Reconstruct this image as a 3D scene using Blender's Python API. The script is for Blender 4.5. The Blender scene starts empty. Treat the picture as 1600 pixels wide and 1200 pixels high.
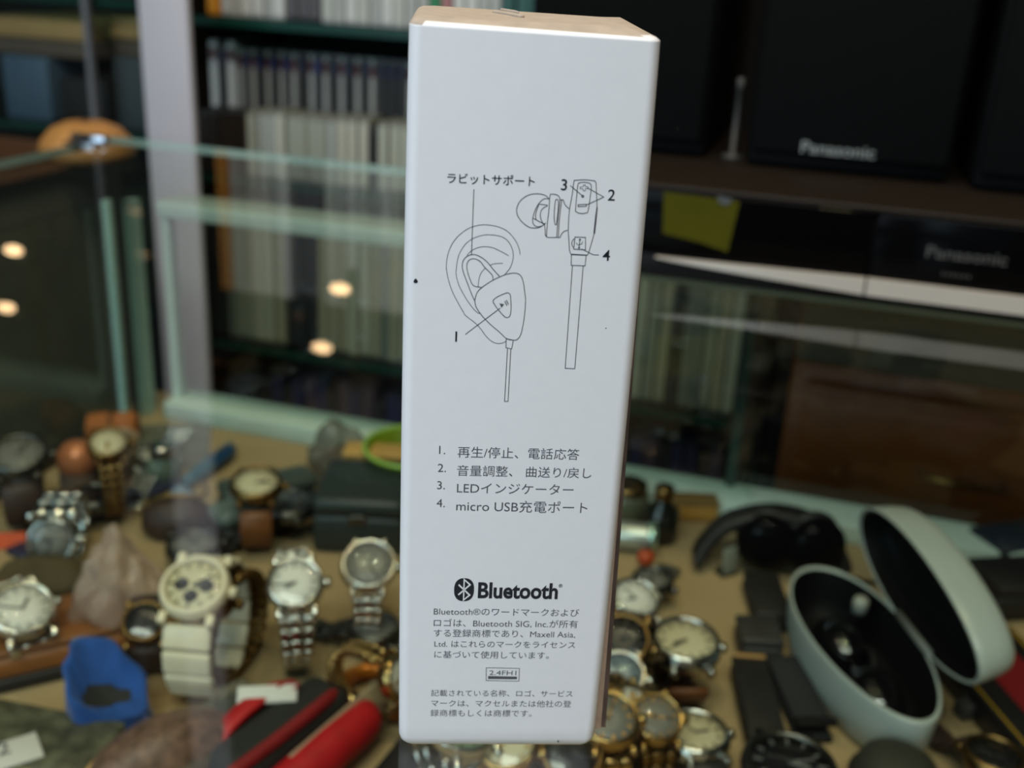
import bpy, bmesh, math, random
from mathutils import Vector, Matrix, Euler, noise

S = bpy.context.scene
C = S.collection
PI = math.pi
rng = random.Random(7)

# ------------------------------------------------------------------ camera, world, lights, exposure
# World frame: z = 0 is the top of the glass counter, x runs along the counter, y away from the customer.
CAMZ = 0.16
RIGHT = Vector((0.95514137, 0.29194672, 0.04972))
DOWN = Vector((0.15117563, -0.3362839, -0.92954778))
FWD = Vector((-0.25465839, 0.89536599, -0.36533389))
FPX = 1690.0
cam = bpy.data.cameras.new('camera')
cam.sensor_fit = 'HORIZONTAL'; cam.sensor_width = 36.0
cam.lens = FPX / 1600.0 * 36.0
cam.clip_start = 0.01; cam.clip_end = 50
cam.dof.use_dof = True
cam.dof.focus_distance = 0.212
cam.dof.aperture_fstop = 15.0
cam_ob = bpy.data.objects.new('camera', cam); C.objects.link(cam_ob)
m4 = Matrix.Identity(4)
for i in range(3):
    m4[i][0] = RIGHT[i]; m4[i][1] = -DOWN[i]; m4[i][2] = -FWD[i]
m4[2][3] = CAMZ
cam_ob.matrix_world = m4
S.camera = cam_ob

S.view_settings.view_transform = 'Standard'
S.view_settings.look = 'None'
S.view_settings.gamma = 1.0
S.view_settings.use_curve_mapping = False
S.view_settings.exposure = 0.0
S.cycles.transparent_max_bounces = 32
S.cycles.max_bounces = 10
S.cycles.caustics_reflective = False
S.cycles.caustics_refractive = False
S.cycles.sample_clamp_indirect = 25.0

w = bpy.data.worlds.new('world'); S.world = w; w.use_nodes = True
bg = w.node_tree.nodes['Background']
bg.inputs[0].default_value = (0.60, 0.72, 0.9, 1); bg.inputs[1].default_value = 0.3

def lamp(name, kind, loc, energy, color, size=None, aim=None, size_y=None, spot=None, blend=0.6):
    l = bpy.data.lights.new(name, kind); l.energy = energy; l.color = color
    if kind == 'AREA':
        l.size = size
        if size_y: l.shape = 'RECTANGLE'; l.size_y = size_y
    elif size is not None:
        l.shadow_soft_size = size
    if kind == 'SPOT':
        l.spot_size = spot; l.spot_blend = blend
    o = bpy.data.objects.new(name, l); C.objects.link(o); o.location = loc
    if aim is not None:
        o.rotation_euler = (Vector(aim) - Vector(loc)).to_track_quat('-Z', 'Y').to_euler()
    return o
# daylight: the shop window behind the camera and to its left
lamp('window_daylight', 'AREA', (-1.1, -1.78, 0.80), 30, (0.64, 0.83, 1.0), 1.7, (-0.2, 0.3, 0.0), 1.3)
# warm downlights in the ceiling, all above the top of the picture
for sx_, sy_ in ((-0.62, 0.50), (-0.28, 0.32), (0.22, 0.55), (-0.05, 0.42)):
    lamp('downlight', 'SPOT', (sx_, sy_, 1.50), 11, (1.0, 0.78, 0.52), 0.009, (sx_ * .8, sy_, 0), spot=math.radians(100), blend=0.8)
# added unseen key light above and behind the camera, brightening the upper box front
lamp('aisle_fixture', 'AREA', (0.05, -0.55, 1.48), 21, (1.0, 0.96, 0.89), 1.2, (0.0, 0.10, 0.2), 0.30)
# added unseen fill under the front edge of the case top, brightening the deck
lamp('case_tube_light', 'AREA', (-0.05, 0.085, -0.030), 0.30, (1.0, 0.88, 0.70), 0.80, (-0.05, 0.12, -0.5), 0.02)
BULBS = [(-0.54, 1.13, 0.215), (-0.555, 1.11, 0.285), (-1.005, 1.13, 0.225), (-1.01, 1.11, 0.298)]

# ------------------------------------------------------------------ helpers
def ray(px, py):
    return RIGHT * (px - 800) + DOWN * (py - 600) + FWD * FPX
TZ = -0.165
def T(px, py, z=TZ):
    d = ray(px, py); t = (z - CAMZ) / d.z
    return Vector((d.x * t, d.y * t, z))
def onY(px, py, y):
    d = ray(px, py); t = y / d.y
    return Vector((d.x * t, y, CAMZ + d.z * t))
def mpp(px, py, z=TZ):
    return (T(px, py, z) - Vector((0, 0, CAMZ))).dot(FWD) / FPX
VIEW_YAW = math.atan2(RIGHT.y, RIGHT.x)

def lin(c):
    return tuple((v / 12.92 if v <= 0.04045 else ((v + 0.055) / 1.055) ** 2.4) for v in c)
def rgb(r, g, b):
    return lin((r / 255, g / 255, b / 255))

MATS = {}
def mat(name, col, rough=0.5, metal=0.0, var=0.0, scale=40.0, bump=0.0, spec=0.5, coat=0.0, emit=None, es=0.0, sheen=0.0):
    if name in MATS: return MATS[name]
    m = bpy.data.materials.new(name); m.use_nodes = True
    nt = m.node_tree; b = nt.nodes['Principled BSDF']
    b.inputs['Base Color'].default_value = (*col, 1)
    b.inputs['Roughness'].default_value = rough
    b.inputs['Metallic'].default_value = metal
    b.inputs['Specular IOR Level'].default_value = spec
    b.inputs['Coat Weight'].default_value = coat
    b.inputs['Sheen Weight'].default_value = sheen
    if emit:
        b.inputs['Emission Color'].default_value = (*emit, 1); b.inputs['Emission Strength'].default_value = es
    if var or bump:
        tc = nt.nodes.new('ShaderNodeTexCoord'); n = nt.nodes.new('ShaderNodeTexNoise')
        n.inputs['Scale'].default_value = scale; n.inputs['Detail'].default_value = 4
        nt.links.new(tc.outputs['Object'], n.inputs['Vector'])
        if var:
            r = nt.nodes.new('ShaderNodeValToRGB')
            r.color_ramp.elements[0].position = 0.3; r.color_ramp.elements[1].position = 0.7
            r.color_ramp.elements[0].color = (*[max(0, c * (1 - var)) for c in col], 1)
            r.color_ramp.elements[1].color = (*[min(1, c * (1 + var)) for c in col], 1)
            nt.links.new(n.outputs['Fac'], r.inputs[0]); nt.links.new(r.outputs[0], b.inputs['Base Color'])
        if bump:
            bp = nt.nodes.new('ShaderNodeBump'); bp.inputs['Strength'].default_value = bump
            bp.inputs['Distance'].default_value = 0.001
            nt.links.new(n.outputs['Fac'], bp.inputs['Height']); nt.links.new(bp.outputs[0], b.inputs['Normal'])
    MATS[name] = m
    return m

def clear(name, tint, ior=1.6, rough=0.0, cloud=0.0, ccol=(0.8, 0.8, 0.8), scale=30):
    """thin clear pane or film: straight-through transmission with a Fresnel mirror on its outer side"""
    if name in MATS: return MATS[name]
    m = bpy.data.materials.new(name); m.use_nodes = True
    nt = m.node_tree; nt.nodes.clear()
    out = nt.nodes.new('ShaderNodeOutputMaterial')
    tr = nt.nodes.new('ShaderNodeBsdfTransparent'); tr.inputs[0].default_value = (*tint, 1)
    gl = nt.nodes.new('ShaderNodeBsdfGlossy'); gl.inputs['Roughness'].default_value = rough
    fr = nt.nodes.new('ShaderNodeFresnel'); fr.inputs['IOR'].default_value = ior
    ge = nt.nodes.new('ShaderNodeNewGeometry')
    inv = nt.nodes.new('ShaderNodeMath'); inv.operation = 'SUBTRACT'; inv.inputs[0].default_value = 1
    nt.links.new(ge.outputs['Backfacing'], inv.inputs[1])
    mu = nt.nodes.new('ShaderNodeMath'); mu.operation = 'MULTIPLY'
    nt.links.new(fr.outputs[0], mu.inputs[0]); nt.links.new(inv.outputs[0], mu.inputs[1])
    mix = nt.nodes.new('ShaderNodeMixShader')
    nt.links.new(mu.outputs[0], mix.inputs[0]); nt.links.new(tr.outputs[0], mix.inputs[1]); nt.links.new(gl.outputs[0], mix.inputs[2])
    last = mix
    if cloud:
        di = nt.nodes.new('ShaderNodeBsdfDiffuse'); di.inputs[0].default_value = (*ccol, 1)
        m2 = nt.nodes.new('ShaderNodeMixShader'); m2.inputs[0].default_value = cloud
        nt.links.new(mix.outputs[0], m2.inputs[1]); nt.links.new(di.outputs[0], m2.inputs[2]); last = m2
    nt.links.new(last.outputs[0], out.inputs[0])
    MATS[name] = m
    return m

class MB:
    def __init__(s): s.bm = bmesh.new()
    def _new(s, before, mi, M, smooth):
        vs = [v for v in s.bm.verts if v not in before[0]]
        return vs
    def box(s, c, d, M=None, bevel=0.0, seg=2, mi=0, taper=None):
        t = bmesh.new(); bmesh.ops.create_cube(t, size=1.0)
        for v in t.verts:
            f = 1.0
            if taper is not None and v.co.z > 0: f = taper
            v.co = Vector((v.co.x * d[0] * f, v.co.y * d[1] * f, v.co.z * d[2]))
        if bevel: bmesh.ops.bevel(t, geom=t.edges[:], offset=bevel, segments=seg, affect='EDGES', profile=0.5)
        for v in t.verts: v.co += Vector(c)
        s._merge(t, M, mi, bevel > 0); return s
    def _merge(s, t, M, mi, smooth):
        if M is not None: bmesh.ops.transform(t, matrix=M, verts=t.verts)
        mp = {}
        for v in t.verts: mp[v] = s.bm.verts.new(v.co)
        for f in t.faces:
            try: n = s.bm.faces.new([mp[v] for v in f.verts])
            except ValueError: continue
            n.material_index = mi if f.material_index == 0 else f.material_index; n.smooth = smooth
        t.free()
    def lathe(s, prof, n=40, M=None, mi=0, sx=1.0, sy=1.0, smooth=True):
        """profile of (radius, z); radius 0 closes to a point"""
        t = bmesh.new(); rings = []
        for r, z in prof:
            if r <= 1e-7: rings.append([t.verts.new((0, 0, z))])
            else: rings.append([t.verts.new((r * sx * math.cos(2 * PI * i / n), r * sy * math.sin(2 * PI * i / n), z)) for i in range(n)])
        for a, b in zip(rings[:-1], rings[1:]):
            for i in range(n):
                j = (i + 1) % n
                q = [a[i % len(a)], a[j % len(a)], b[j % len(b)], b[i % len(b)]]
                u = []
                for v in q:
                    if v not in u: u.append(v)
                if len(u) >= 3:
                    try: t.faces.new(u)
                    except ValueError: pass
        bmesh.ops.recalc_face_normals(t, faces=t.faces)
        s._merge(t, M, mi, smooth); return s
    def tube(s, pts, r, n=10, M=None, mi=0, closed=False):
        pts = [Vector(p) for p in pts]; t = bmesh.new(); rings = []
        N = len(pts); up = Vector((0, 0, 1)); prev = None
        for i, p in enumerate(pts):
            a = pts[i - 1] if (i > 0 or closed) else p; b = pts[(i + 1) % N] if (i < N - 1 or closed) else p
            d = (b - a).normalized() if (b - a).length > 0 else Vector((1, 0, 0))
            if prev is None:
                u = d.orthogonal().normalized()
            else:
                u = (prev - d * prev.dot(d)).normalized()
            prev = u; v = d.cross(u)
            rr = r[i] if isinstance(r, (list, tuple)) else r
            rings.append([t.verts.new(p + (u * math.cos(2 * PI * k / n) + v * math.sin(2 * PI * k / n)) * rr) for k in range(n)])
        last = N if closed else N - 1
        for i in range(last):
            a, b = rings[i], rings[(i + 1) % N]
            for k in range(n): t.faces.new([a[k], a[(k + 1) % n], b[(k + 1) % n], b[k]])
        if not closed:
            t.faces.new(rings[0][::-1]); t.faces.new(rings[-1])
        bmesh.ops.recalc_face_normals(t, faces=t.faces)
        s._merge(t, M, mi, True); return s
    def strip(s, pts, wid, th, M=None, mi=0, side=Vector((1, 0, 0)), closed=False):
        """band of rectangular section with rounded edges swept along pts; wid may be a list"""
        pts = [Vector(p) for p in pts]; t = bmesh.new(); rings = []; N = len(pts)
        for i, p in enumerate(pts):
            a = pts[i - 1] if (i > 0 or closed) else p; b = pts[(i + 1) % N] if (i < N - 1 or closed) else p
            d = (b - a).normalized(); nrm = side.cross(d).normalized()
            ww = (wid[i] if isinstance(wid, (list, tuple)) else wid) / 2; h = th / 2
            sec = [(-ww, -h * .5), (-ww * .93, -h), (ww * .93, -h), (ww, -h * .5), (ww, h * .5), (ww * .93, h), (-ww * .93, h), (-ww, h * .5)]
            rings.append([t.verts.new(p + side * x + nrm * y) for x, y in sec])
        last = N if closed else N - 1
        for i in range(last):
            a, b = rings[i], rings[(i + 1) % N]
            for k in range(8): t.faces.new([a[k], a[(k + 1) % 8], b[(k + 1) % 8], b[k]])
        if not closed:
            t.faces.new(rings[0][::-1]); t.faces.new(rings[-1])
        bmesh.ops.recalc_face_normals(t, faces=t.faces)
        s._merge(t, M, mi, True); return s
    def prism(s, outline, z0, z1, M=None, mi=0, bevel=0.0):
        t = bmesh.new()
        a = [t.verts.new((x, y, z0)) for x, y in outline]; b = [t.verts.new((x, y, z1)) for x, y in outline]
        n = len(outline)
        t.faces.new(a[::-1]); t.faces.new(b)
        for i in range(n): t.faces.new([a[i], a[(i + 1) % n], b[(i + 1) % n], b[i]])
        bmesh.ops.recalc_face_normals(t, faces=t.faces)
        if bevel:
            bmesh.ops.bevel(t, geom=[e for e in t.edges], offset=bevel, segments=2, affect='EDGES', profile=0.5)
        s._merge(t, M, mi, bevel > 0); return s
    def blob(s, c, d, amp=0.15, freq=2.0, seed=0, flat=True, n=4, M=None, mi=0, pinch=0.0):
        """soft lump, flat below"""
        t = bmesh.new(); bmesh.ops.create_icosphere(t, subdivisions=n, radius=1.0)
        off = Vector((seed * 3.17, seed * 1.31, seed * 7.7))
        for v in t.verts:
            k = 1 + amp * noise.fractal(v.co * freq + off, 1.0, 2.0, 4)
            p = v.co * k
            z = p.z
            if flat and z < -0.55: z = -0.55 + (z + 0.55) * 0.05
            if pinch and z > 0: p = p * (1 - pinch * z)
            v.co = Vector((p.x * d[0] / 2, p.y * d[1] / 2, z * d[2] / 1.6)) + Vector(c)
        if flat:
            zm = min(v.co.z for v in t.verts)
            for v in t.verts: v.co.z -= zm - c[2]
        s._merge(t, M, mi, True); return s
    def sheet(s, w_, l_, nx=24, ny=24, amp=0.004, freq=40, seed=0, th=0.0006, M=None, mi=0):
        """crumpled film lying on the ground, with thickness"""
        t = bmesh.new(); g = []
        for side in (1, 0):
            row = []
            for j in range(ny + 1):
                for i in range(nx + 1):
                    x = (i / nx - .5) * w_; y = (j / ny - .5) * l_
                    z = abs(noise.fractal(Vector((x * freq, y * freq, seed)), 1.0, 2.0, 3)) * amp
                    row.append(t.verts.new((x, y, z + th * (1 + side))))
            g.append(row)
        W = nx + 1
        for j in range(ny):
            for i in range(nx):
                a = j * W + i
                t.faces.new([g[0][a], g[0][a + 1], g[0][a + W + 1], g[0][a + W]])
                t.faces.new([g[1][a], g[1][a + W], g[1][a + W + 1], g[1][a + 1]])
        s._merge(t, M, mi, True); return s
    def build(s, name, m, parent=None, loc=None, rz=None):
        me = bpy.data.meshes.new(name); s.bm.to_mesh(me); s.bm.free()
        for x in (m if isinstance(m, (list, tuple)) else [m]): me.materials.append(x)
        o = bpy.data.objects.new(name, me); C.objects.link(o)
        if parent is not None: o.parent = parent
        if loc is not None: o.location = loc
        if rz is not None: o.rotation_euler = (0, 0, rz)
        return o

def tag(o, label=None, cat=None, group=None, kind=None):
    if label: o['label'] = label
    if cat: o['category'] = cat
    if group: o['group'] = group
    if kind: o['kind'] = kind
    return o
def thing(name, label, cat, loc=(0, 0, 0), rz=0.0, group=None):
    o = bpy.data.objects.new(name, None); o.empty_display_size = 0.02; C.objects.link(o)
    o.location = loc; o.rotation_euler = (0, 0, rz)
    return tag(o, label, cat, group)
def dup(root, loc, rz, label=None, group=None):
    r = root.copy(); C.objects.link(r); r.location = loc; r.rotation_euler = (0, 0, rz)
    if label: r['label'] = label
    if group: r['group'] = group
    for ch in list(root.children):
        c = ch.copy(); C.objects.link(c); c.parent = r
        for g in list(ch.children):
            d = g.copy(); C.objects.link(d); d.parent = c
    return r
def RX(a): return Matrix.Rotation(a, 4, 'X')
def RY(a): return Matrix.Rotation(a, 4, 'Y')
def RZ(a): return Matrix.Rotation(a, 4, 'Z')
def TR(x, y, z): return Matrix.Translation((x, y, z))
def D(a): return math.radians(a)
def bez(pts, n=8, closed=False):
    """Catmull-Rom through 2-D or 3-D points"""
    P = [Vector(p) for p in pts]; out = []; N = len(P)
    for i in range(N if closed else N - 1):
        p0 = P[i - 1] if (closed or i > 0) else P[i]; p1 = P[i]; p2 = P[(i + 1) % N]
        p3 = P[(i + 2) % N] if (closed or i + 2 < N) else p2
        for k in range(n):
            u = k / n
            out.append(0.5 * ((2 * p1) + (p2 - p0) * u + (2 * p0 - 5 * p1 + 4 * p2 - p3) * u * u + (3 * p1 - p0 - 3 * p2 + p3) * u ** 3))
    if not closed: out.append(P[-1])
    return out

def text_mesh(body, spacing=1.0, offset=0.0, shear=0.0):
    cu = bpy.data.curves.new('lettering', 'FONT'); cu.body = body; cu.offset = offset
    cu.space_character = spacing; cu.resolution_u = 4; cu.shear = shear
    o = bpy.data.objects.new('lettering', cu); C.objects.link(o)
    dg = bpy.context.evaluated_depsgraph_get(); dg.update()
    me = bpy.data.meshes.new_from_object(o.evaluated_get(dg))
    bpy.data.objects.remove(o); bpy.data.curves.remove(cu)
    return me
def lettering(name, body, x0, x1, yc, m, M, parent, hfix=None, offset=0.0, zoff=0.0, shear=0.0, label=None):
    """flat printed lettering fitted between x0 and x1 and centred on yc in the plane M"""
    me = text_mesh(body, offset=offset, shear=shear)
    xs = [v.co.x for v in me.vertices]; ys = [v.co.y for v in me.vertices]
    k = (x1 - x0) / (max(xs) - min(xs)); ky = k if hfix is None else hfix / (max(ys) - min(ys))
    cy = (max(ys) + min(ys)) / 2; mx = min(xs)
    for v in me.vertices: v.co = M @ Vector(((v.co.x - mx) * k + x0, (v.co.y - cy) * ky + yc, zoff))
    me.materials.clear(); me.materials.append(m)
    o = bpy.data.objects.new(name, me); C.objects.link(o); o.parent = parent
    if label: o['label'] = label
    return o
# ------------------------------------------------------------------ room
M_floor = mat('floor_tile', rgb(96, 88, 80), 0.5, var=0.15, scale=6)
M_wall = mat('wall_paint', rgb(120, 116, 108), 0.9, var=0.05, scale=3)
M_walldark = mat('dark_wall', rgb(44, 44, 46), 0.9, var=0.1, scale=3)
M_ceil = mat('ceiling_paint', rgb(150, 148, 142), 0.9)
M_white = mat('white_paint', rgb(205, 205, 208), 0.6, var=0.03, scale=8)
X0, X1, Y0, Y1, ZF, ZC = -2.6, 2.0, -2.1, 1.75, -0.95, 1.55
def struct(name, bm, m, parent=None):
    o = bm.build(name, m, parent)
    if parent is None: o['kind'] = 'structure'
    return o
struct('floor', MB().box(((X0 + X1) / 2, (Y0 + Y1) / 2, ZF - .05), (X1 - X0 + .2, Y1 - Y0 + .2, .1)), M_floor)
struct('ceiling', MB().box(((X0 + X1) / 2, (Y0 + Y1) / 2, ZC + .05), (X1 - X0 + .2, Y1 - Y0 + .2, .1)), M_ceil)
struct('wall_back', MB().box(((X0 + X1) / 2, Y1 + .05, (ZF + ZC) / 2), (X1 - X0 + .2, .1, ZC - ZF)), M_walldark)
struct('wall_left', MB().box((X0 - .05, (Y0 + Y1) / 2, (ZF + ZC) / 2), (.1, Y1 - Y0, ZC - ZF)), M_wall)
struct('wall_right', MB().box((X1 + .05, (Y0 + Y1) / 2, (ZF + ZC) / 2), (.1, Y1 - Y0, ZC - ZF)), M_walldark)
WX0, WX1, WZ0, WZ1 = -1.9, 0.1, -0.25, 1.3
wf = MB()
wf.box(((X0 + WX0) / 2, Y0 - .05, (ZF + ZC) / 2), (WX0 - X0, .1, ZC - ZF))
wf.box(((X1 + WX1) / 2, Y0 - .05, (ZF + ZC) / 2), (X1 - WX1, .1, ZC - ZF))
wf.box(((WX0 + WX1) / 2, Y0 - .05, (ZF + WZ0) / 2), (WX1 - WX0, .1, WZ0 - ZF))
wf.box(((WX0 + WX1) / 2, Y0 - .05, (WZ1 + ZC) / 2), (WX1 - WX0, .1, ZC - WZ1))
struct('wall_front', wf, mat('front_wall_paint', rgb(52, 50, 48), .9))
wn = MB()
for x in (WX0 + .02, (WX0 + WX1) / 2, WX1 - .02): wn.box((x, Y0 - .05, (WZ0 + WZ1) / 2), (.04, .06, WZ1 - WZ0))
for z in (WZ0 + .02, WZ1 - .02): wn.box(((WX0 + WX1) / 2, Y0 - .05, z), (WX1 - WX0, .06, .04))
win = struct('window_1', wn, M_white)
struct('pane', MB().box(((WX0 + WX1) / 2, Y0 - .05, (WZ0 + WZ1) / 2), (WX1 - WX0 - .02, .006, WZ1 - WZ0 - .02)), clear('window_glass', (0.93, 0.97, 0.96)), win)
struct('trim_1', MB().box((-0.7395, 1.106, (ZF + ZC) / 2), (.0625, .010, ZC - ZF), bevel=.002), mat('post_paint', rgb(205, 204, 212), 0.55, var=0.03, scale=8))
struct('baseboard_back', MB().box(((X0 + X1) / 2, Y1 - .008, ZF + .04), (X1 - X0, .016, .08), bevel=.003), M_walldark)

# ------------------------------------------------------------------ glass display case
G = clear('case_glass', (0.915, 0.955, 0.925), ior=1.75)
GE = mat('glass_edge', rgb(176, 206, 198), 0.3, var=0.05, scale=60)
GP = clear('pane_glass', (0.95, 0.98, 0.965), ior=1.6)
M_alu = mat('aluminium_channel', rgb(186, 204, 192), 0.5, 0.0, var=0.06, scale=30)
M_dkch = mat('dark_channel', rgb(40, 38, 34), 0.5, 0.3)
M_deck = mat('cream_deck', rgb(164, 141, 102), 0.75, var=0.05, scale=25)
M_lam = mat('case_laminate', rgb(88, 74, 58), 0.6, var=0.1, scale=10)
def pane(bm, c, d, axis):
    """glass slab: big faces index 0, narrow edge faces index 1"""
    t = bmesh.new(); bmesh.ops.create_cube(t, size=1.0)
    for v in t.verts: v.co = Vector((v.co.x * d[0] + c[0], v.co.y * d[1] + c[1], v.co.z * d[2] + c[2]))
    t.normal_update()
    for f in t.faces: f.material_index = 0 if abs(f.normal[axis]) > .9 else 1
    bm._merge(t, None, 0, False)
    return bm
CX0, CX1, CY0, CY1 = -0.468, 0.47, 0.05, 0.635
case = thing('display_case', 'glass topped shop display case full of used watches, with sliding back doors', 'display case', (0, .35, ZF))
def cpart(name, bm, m, par=None):
    o = bm.build(name, m, case if par is None else par)
    o.matrix_parent_inverse = Matrix.Translation((0, -.35, -ZF)) if par is None else Matrix.Identity(4)
    return o
cpart('glass_top', pane(MB(), ((-0.60 + .52) / 2, (.03 + .808) / 2, -.003), (1.12, .778, .006), 2), [G, GE])
cpart('side_panel', MB().box((-0.470, (CY0 + .618) / 2, (TZ - .006) / 2), (.0055, .618 - CY0, -.006 - TZ)), GP)
cpart('panel_edge', MB().box((-0.470, .6205, (TZ - .006) / 2), (.0058, .005, -.006 - TZ), bevel=.0006), GE)
cpart('side_panel', pane(MB(), (CX1, (CY0 + .622) / 2, (TZ - .006) / 2), (.0055, .622 - CY0, -.006 - TZ), 0), [GP, GE])
cpart('front_panel', pane(MB(), (0, CY0 - .004, (TZ - .006) / 2), (CX1 - CX0, .0055, -.006 - TZ), 1), [GP, GE])
cp = MB().box((-.4625, .629, (TZ - .006) / 2), (.006, .010, -.006 - TZ))
cpart('corner_channel', cp, M_dkch)
cpart('corner_post', pane(MB(), (-.4565, .629, (TZ - .006) / 2), (.0055, .012, -.006 - TZ), 1), [GP, GE])
d1 = cpart('sliding_door', pane(MB(), ((-.436 - .02) / 2, .640, (TZ - .012) / 2 - .001), (.416, .005, -.012 - TZ - .004), 1), [GP, GE])
d2 = cpart('sliding_door', pane(MB(), ((-.034 + CX1) / 2, .652, (TZ - .012) / 2 - .001), (CX1 + .034, .005, -.012 - TZ - .004), 1), [GP, GE])
cpart('edge_strip', MB().box((-.436, .640, (TZ - .012) / 2), (.006, .008, -.014 - TZ)), M_alu, d1).matrix_parent_inverse = Matrix.Identity(4)
cpart('edge_strip', MB().box((-.034, .652, (TZ - .012) / 2), (.006, .008, -.014 - TZ)), mat('dark_glass_edge', rgb(40, 62, 58), .3), d2).matrix_parent_inverse = Matrix.Identity(4)
cpart('top_rail', MB().box(((-.44 + CX1) / 2, .648, -.0115), (CX1 + .44, .03, .011), bevel=.001), M_alu)
cpart('bottom_rail', MB().box(((-.44 + CX1) / 2, .640, TZ + .0065), (CX1 + .44, .032, .013), bevel=.001), M_alu)
cpart('side_channel', MB().box((-.4655, (CY0 + .60) / 2, TZ + .003), (.012, .60 - CY0, .006), bevel=.0008), M_dkch)
cpart('deck', MB().box(((CX0 + CX1) / 2, (CY0 + CY1) / 2 + .01, TZ - .009), (CX1 - CX0 + .02, CY1 - CY0 + .05, .018), bevel=.001), M_deck)
cpart('base_cabinet', MB().box(((CX0 + CX1) / 2, (CY0 + CY1) / 2 + .01, (ZF + TZ - .018) / 2), (CX1 - CX0 + .02, CY1 - CY0 + .05, TZ - .018 - ZF), bevel=.002), M_lam)
tag(MB().box((.006, 0, .0015), (.030, .026, .003), bevel=.001).box((0, .010, .004), (.034, .008, .005), bevel=.001).build('corner_clip', mat('chrome', rgb(205, 210, 215), .15, 1.0), loc=(-.598, .765, 0)),
    'small chrome clip on the far left corner of the glass counter top', 'clip')

# ------------------------------------------------------------------ the white earphone box
BX = Vector((-0.0712, 0.1761, 0.0)); BYAW = D(20.107)
M_card = mat('white_card', rgb(236, 237, 240), 0.42, var=0.012, scale=300, bump=0.02)
M_cardin = mat('worn_card', rgb(174, 162, 148), 0.8, var=0.10, scale=260)  # worn card, with the warm light on the box top put into its tan
M_ink = mat('grey_ink', rgb(84, 86, 92), 0.6)
M_ink2 = mat('dark_ink', rgb(30, 34, 42), 0.5)
M_flap = mat('side_board', rgb(206, 184, 170), 0.35, var=0.12, scale=500)
M_flapd = mat('side_print', rgb(110, 96, 92), 0.3, var=0.3, scale=120)
BW, BD, BH = 0.0427, 0.0426, 0.1502
box = thing('earphone_box', 'tall worn white earphone box with line drawing and Japanese lettering, standing on the glass counter', 'box', BX, BYAW)
def shell():
    """carton with rounded vertical folds, a soft swollen right side and a scuffed top"""
    t = bmesh.new(); n = 7; rc = .0022; prof = []
    cor = [(rc, rc, PI, 1.5 * PI), (BW - rc, rc, 1.5 * PI, 2 * PI), (BW - rc, BD - rc, 0, .5 * PI), (rc, BD - rc, .5 * PI, PI)]
    base = []
    for cx_, cy_, a0, a1 in cor:
        for k in range(n):
            a = a0 + (a1 - a0) * k / (n - 1)
            base.append((cx_ + rc * math.cos(a), cy_ + rc * math.sin(a)))
    # the front runs straight between its two front folds
    zs = [0, .0004, .0012, .0025, .005] + [.005 + (BH - .010) * k / 26 for k in range(1, 26)] + [BH - .005, BH - .0026, BH - .0014, BH - .0011, BH - .0004, BH]
    rings = []
    for z in zs:
        e = min(z, BH - z); ins = .0012 * (1 - min(1, e / (.0025 if z < BH / 2 else .0011))) ** 2
        if z > BH / 2: ins *= 1.3
        sw = .0006 * math.sin(PI * z / BH) ** 0.7
        ring = []
        for x, y in base:
            u = (x - BW / 2) / (BW / 2); v = (y - BD / 2) / (BD / 2)
            xx = x - u * ins + (sw * u if abs(u) > .5 else 0) * (.7 if u < 0 else 1.0)
            yy = y - v * ins
            zz = z
            if z > BH - .004:
                zz += .0005 * noise.noise(Vector((x * 160, y * 160, 1))) * (z - BH + .004) / .004
                if u > .6 and v < -.3: zz -= .0009 * (z - BH + .004) / .004
            ring.append(t.verts.new((xx, yy, zz)))
        rings.append(ring)
    N = len(base)
    for a, b in zip(rings[:-1], rings[1:]):
        for i in range(N):
            f = t.faces.new([a[i], a[(i + 1) % N], b[(i + 1) % N], b[i]])
            f.smooth = True
    t.faces.new(rings[0][::-1])
    # top: a grid-like fan with a slight dish
    cen = t.verts.new((BW / 2, BD / 2, BH - .0002))
    mid = [t.verts.new(((v.co.x - BW / 2) * .8 + BW / 2, (v.co.y - BD / 2) * .8 + BD / 2, BH - .0001)) for v in rings[-1]]
    for i in range(N):
        f = t.faces.new([rings[-1][i], rings[-1][(i + 1) % N], mid[(i + 1) % N], mid[i]]); f.material_index = 1; f.smooth = True
        f = t.faces.new([mid[i], mid[(i + 1) % N], cen]); f.material_index = 1
    for f in t.faces:
        c = f.calc_center_median()
        if c.z > BH - .0010: f.material_index = 1
    b = MB(); 
    mp = {v: b.bm.verts.new(v.co) for v in t.verts}
    for f in t.faces:
        g = b.bm.faces.new([mp[v] for v in f.verts]); g.material_index = f.material_index; g.smooth = f.smooth
    t.free(); return b
shell().build('carton', [M_card, M_cardin], box)
# torn bit and creases on the lid
tb = MB()
tb.prism([(.0150, .0330), (.0166, .0345), (.0188, .0290), (.0206, .0205), (.0196, .0200), (.0176, .0270)], BH - .0003, BH + .0003, bevel=.0002)
tb.prism([(.0166, .0345), (.0172, .0352), (.0200, .0270), (.0188, .0290)], BH, BH + .0007, bevel=.0002)
tb.build('torn_flap', M_cardin, box)
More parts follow.
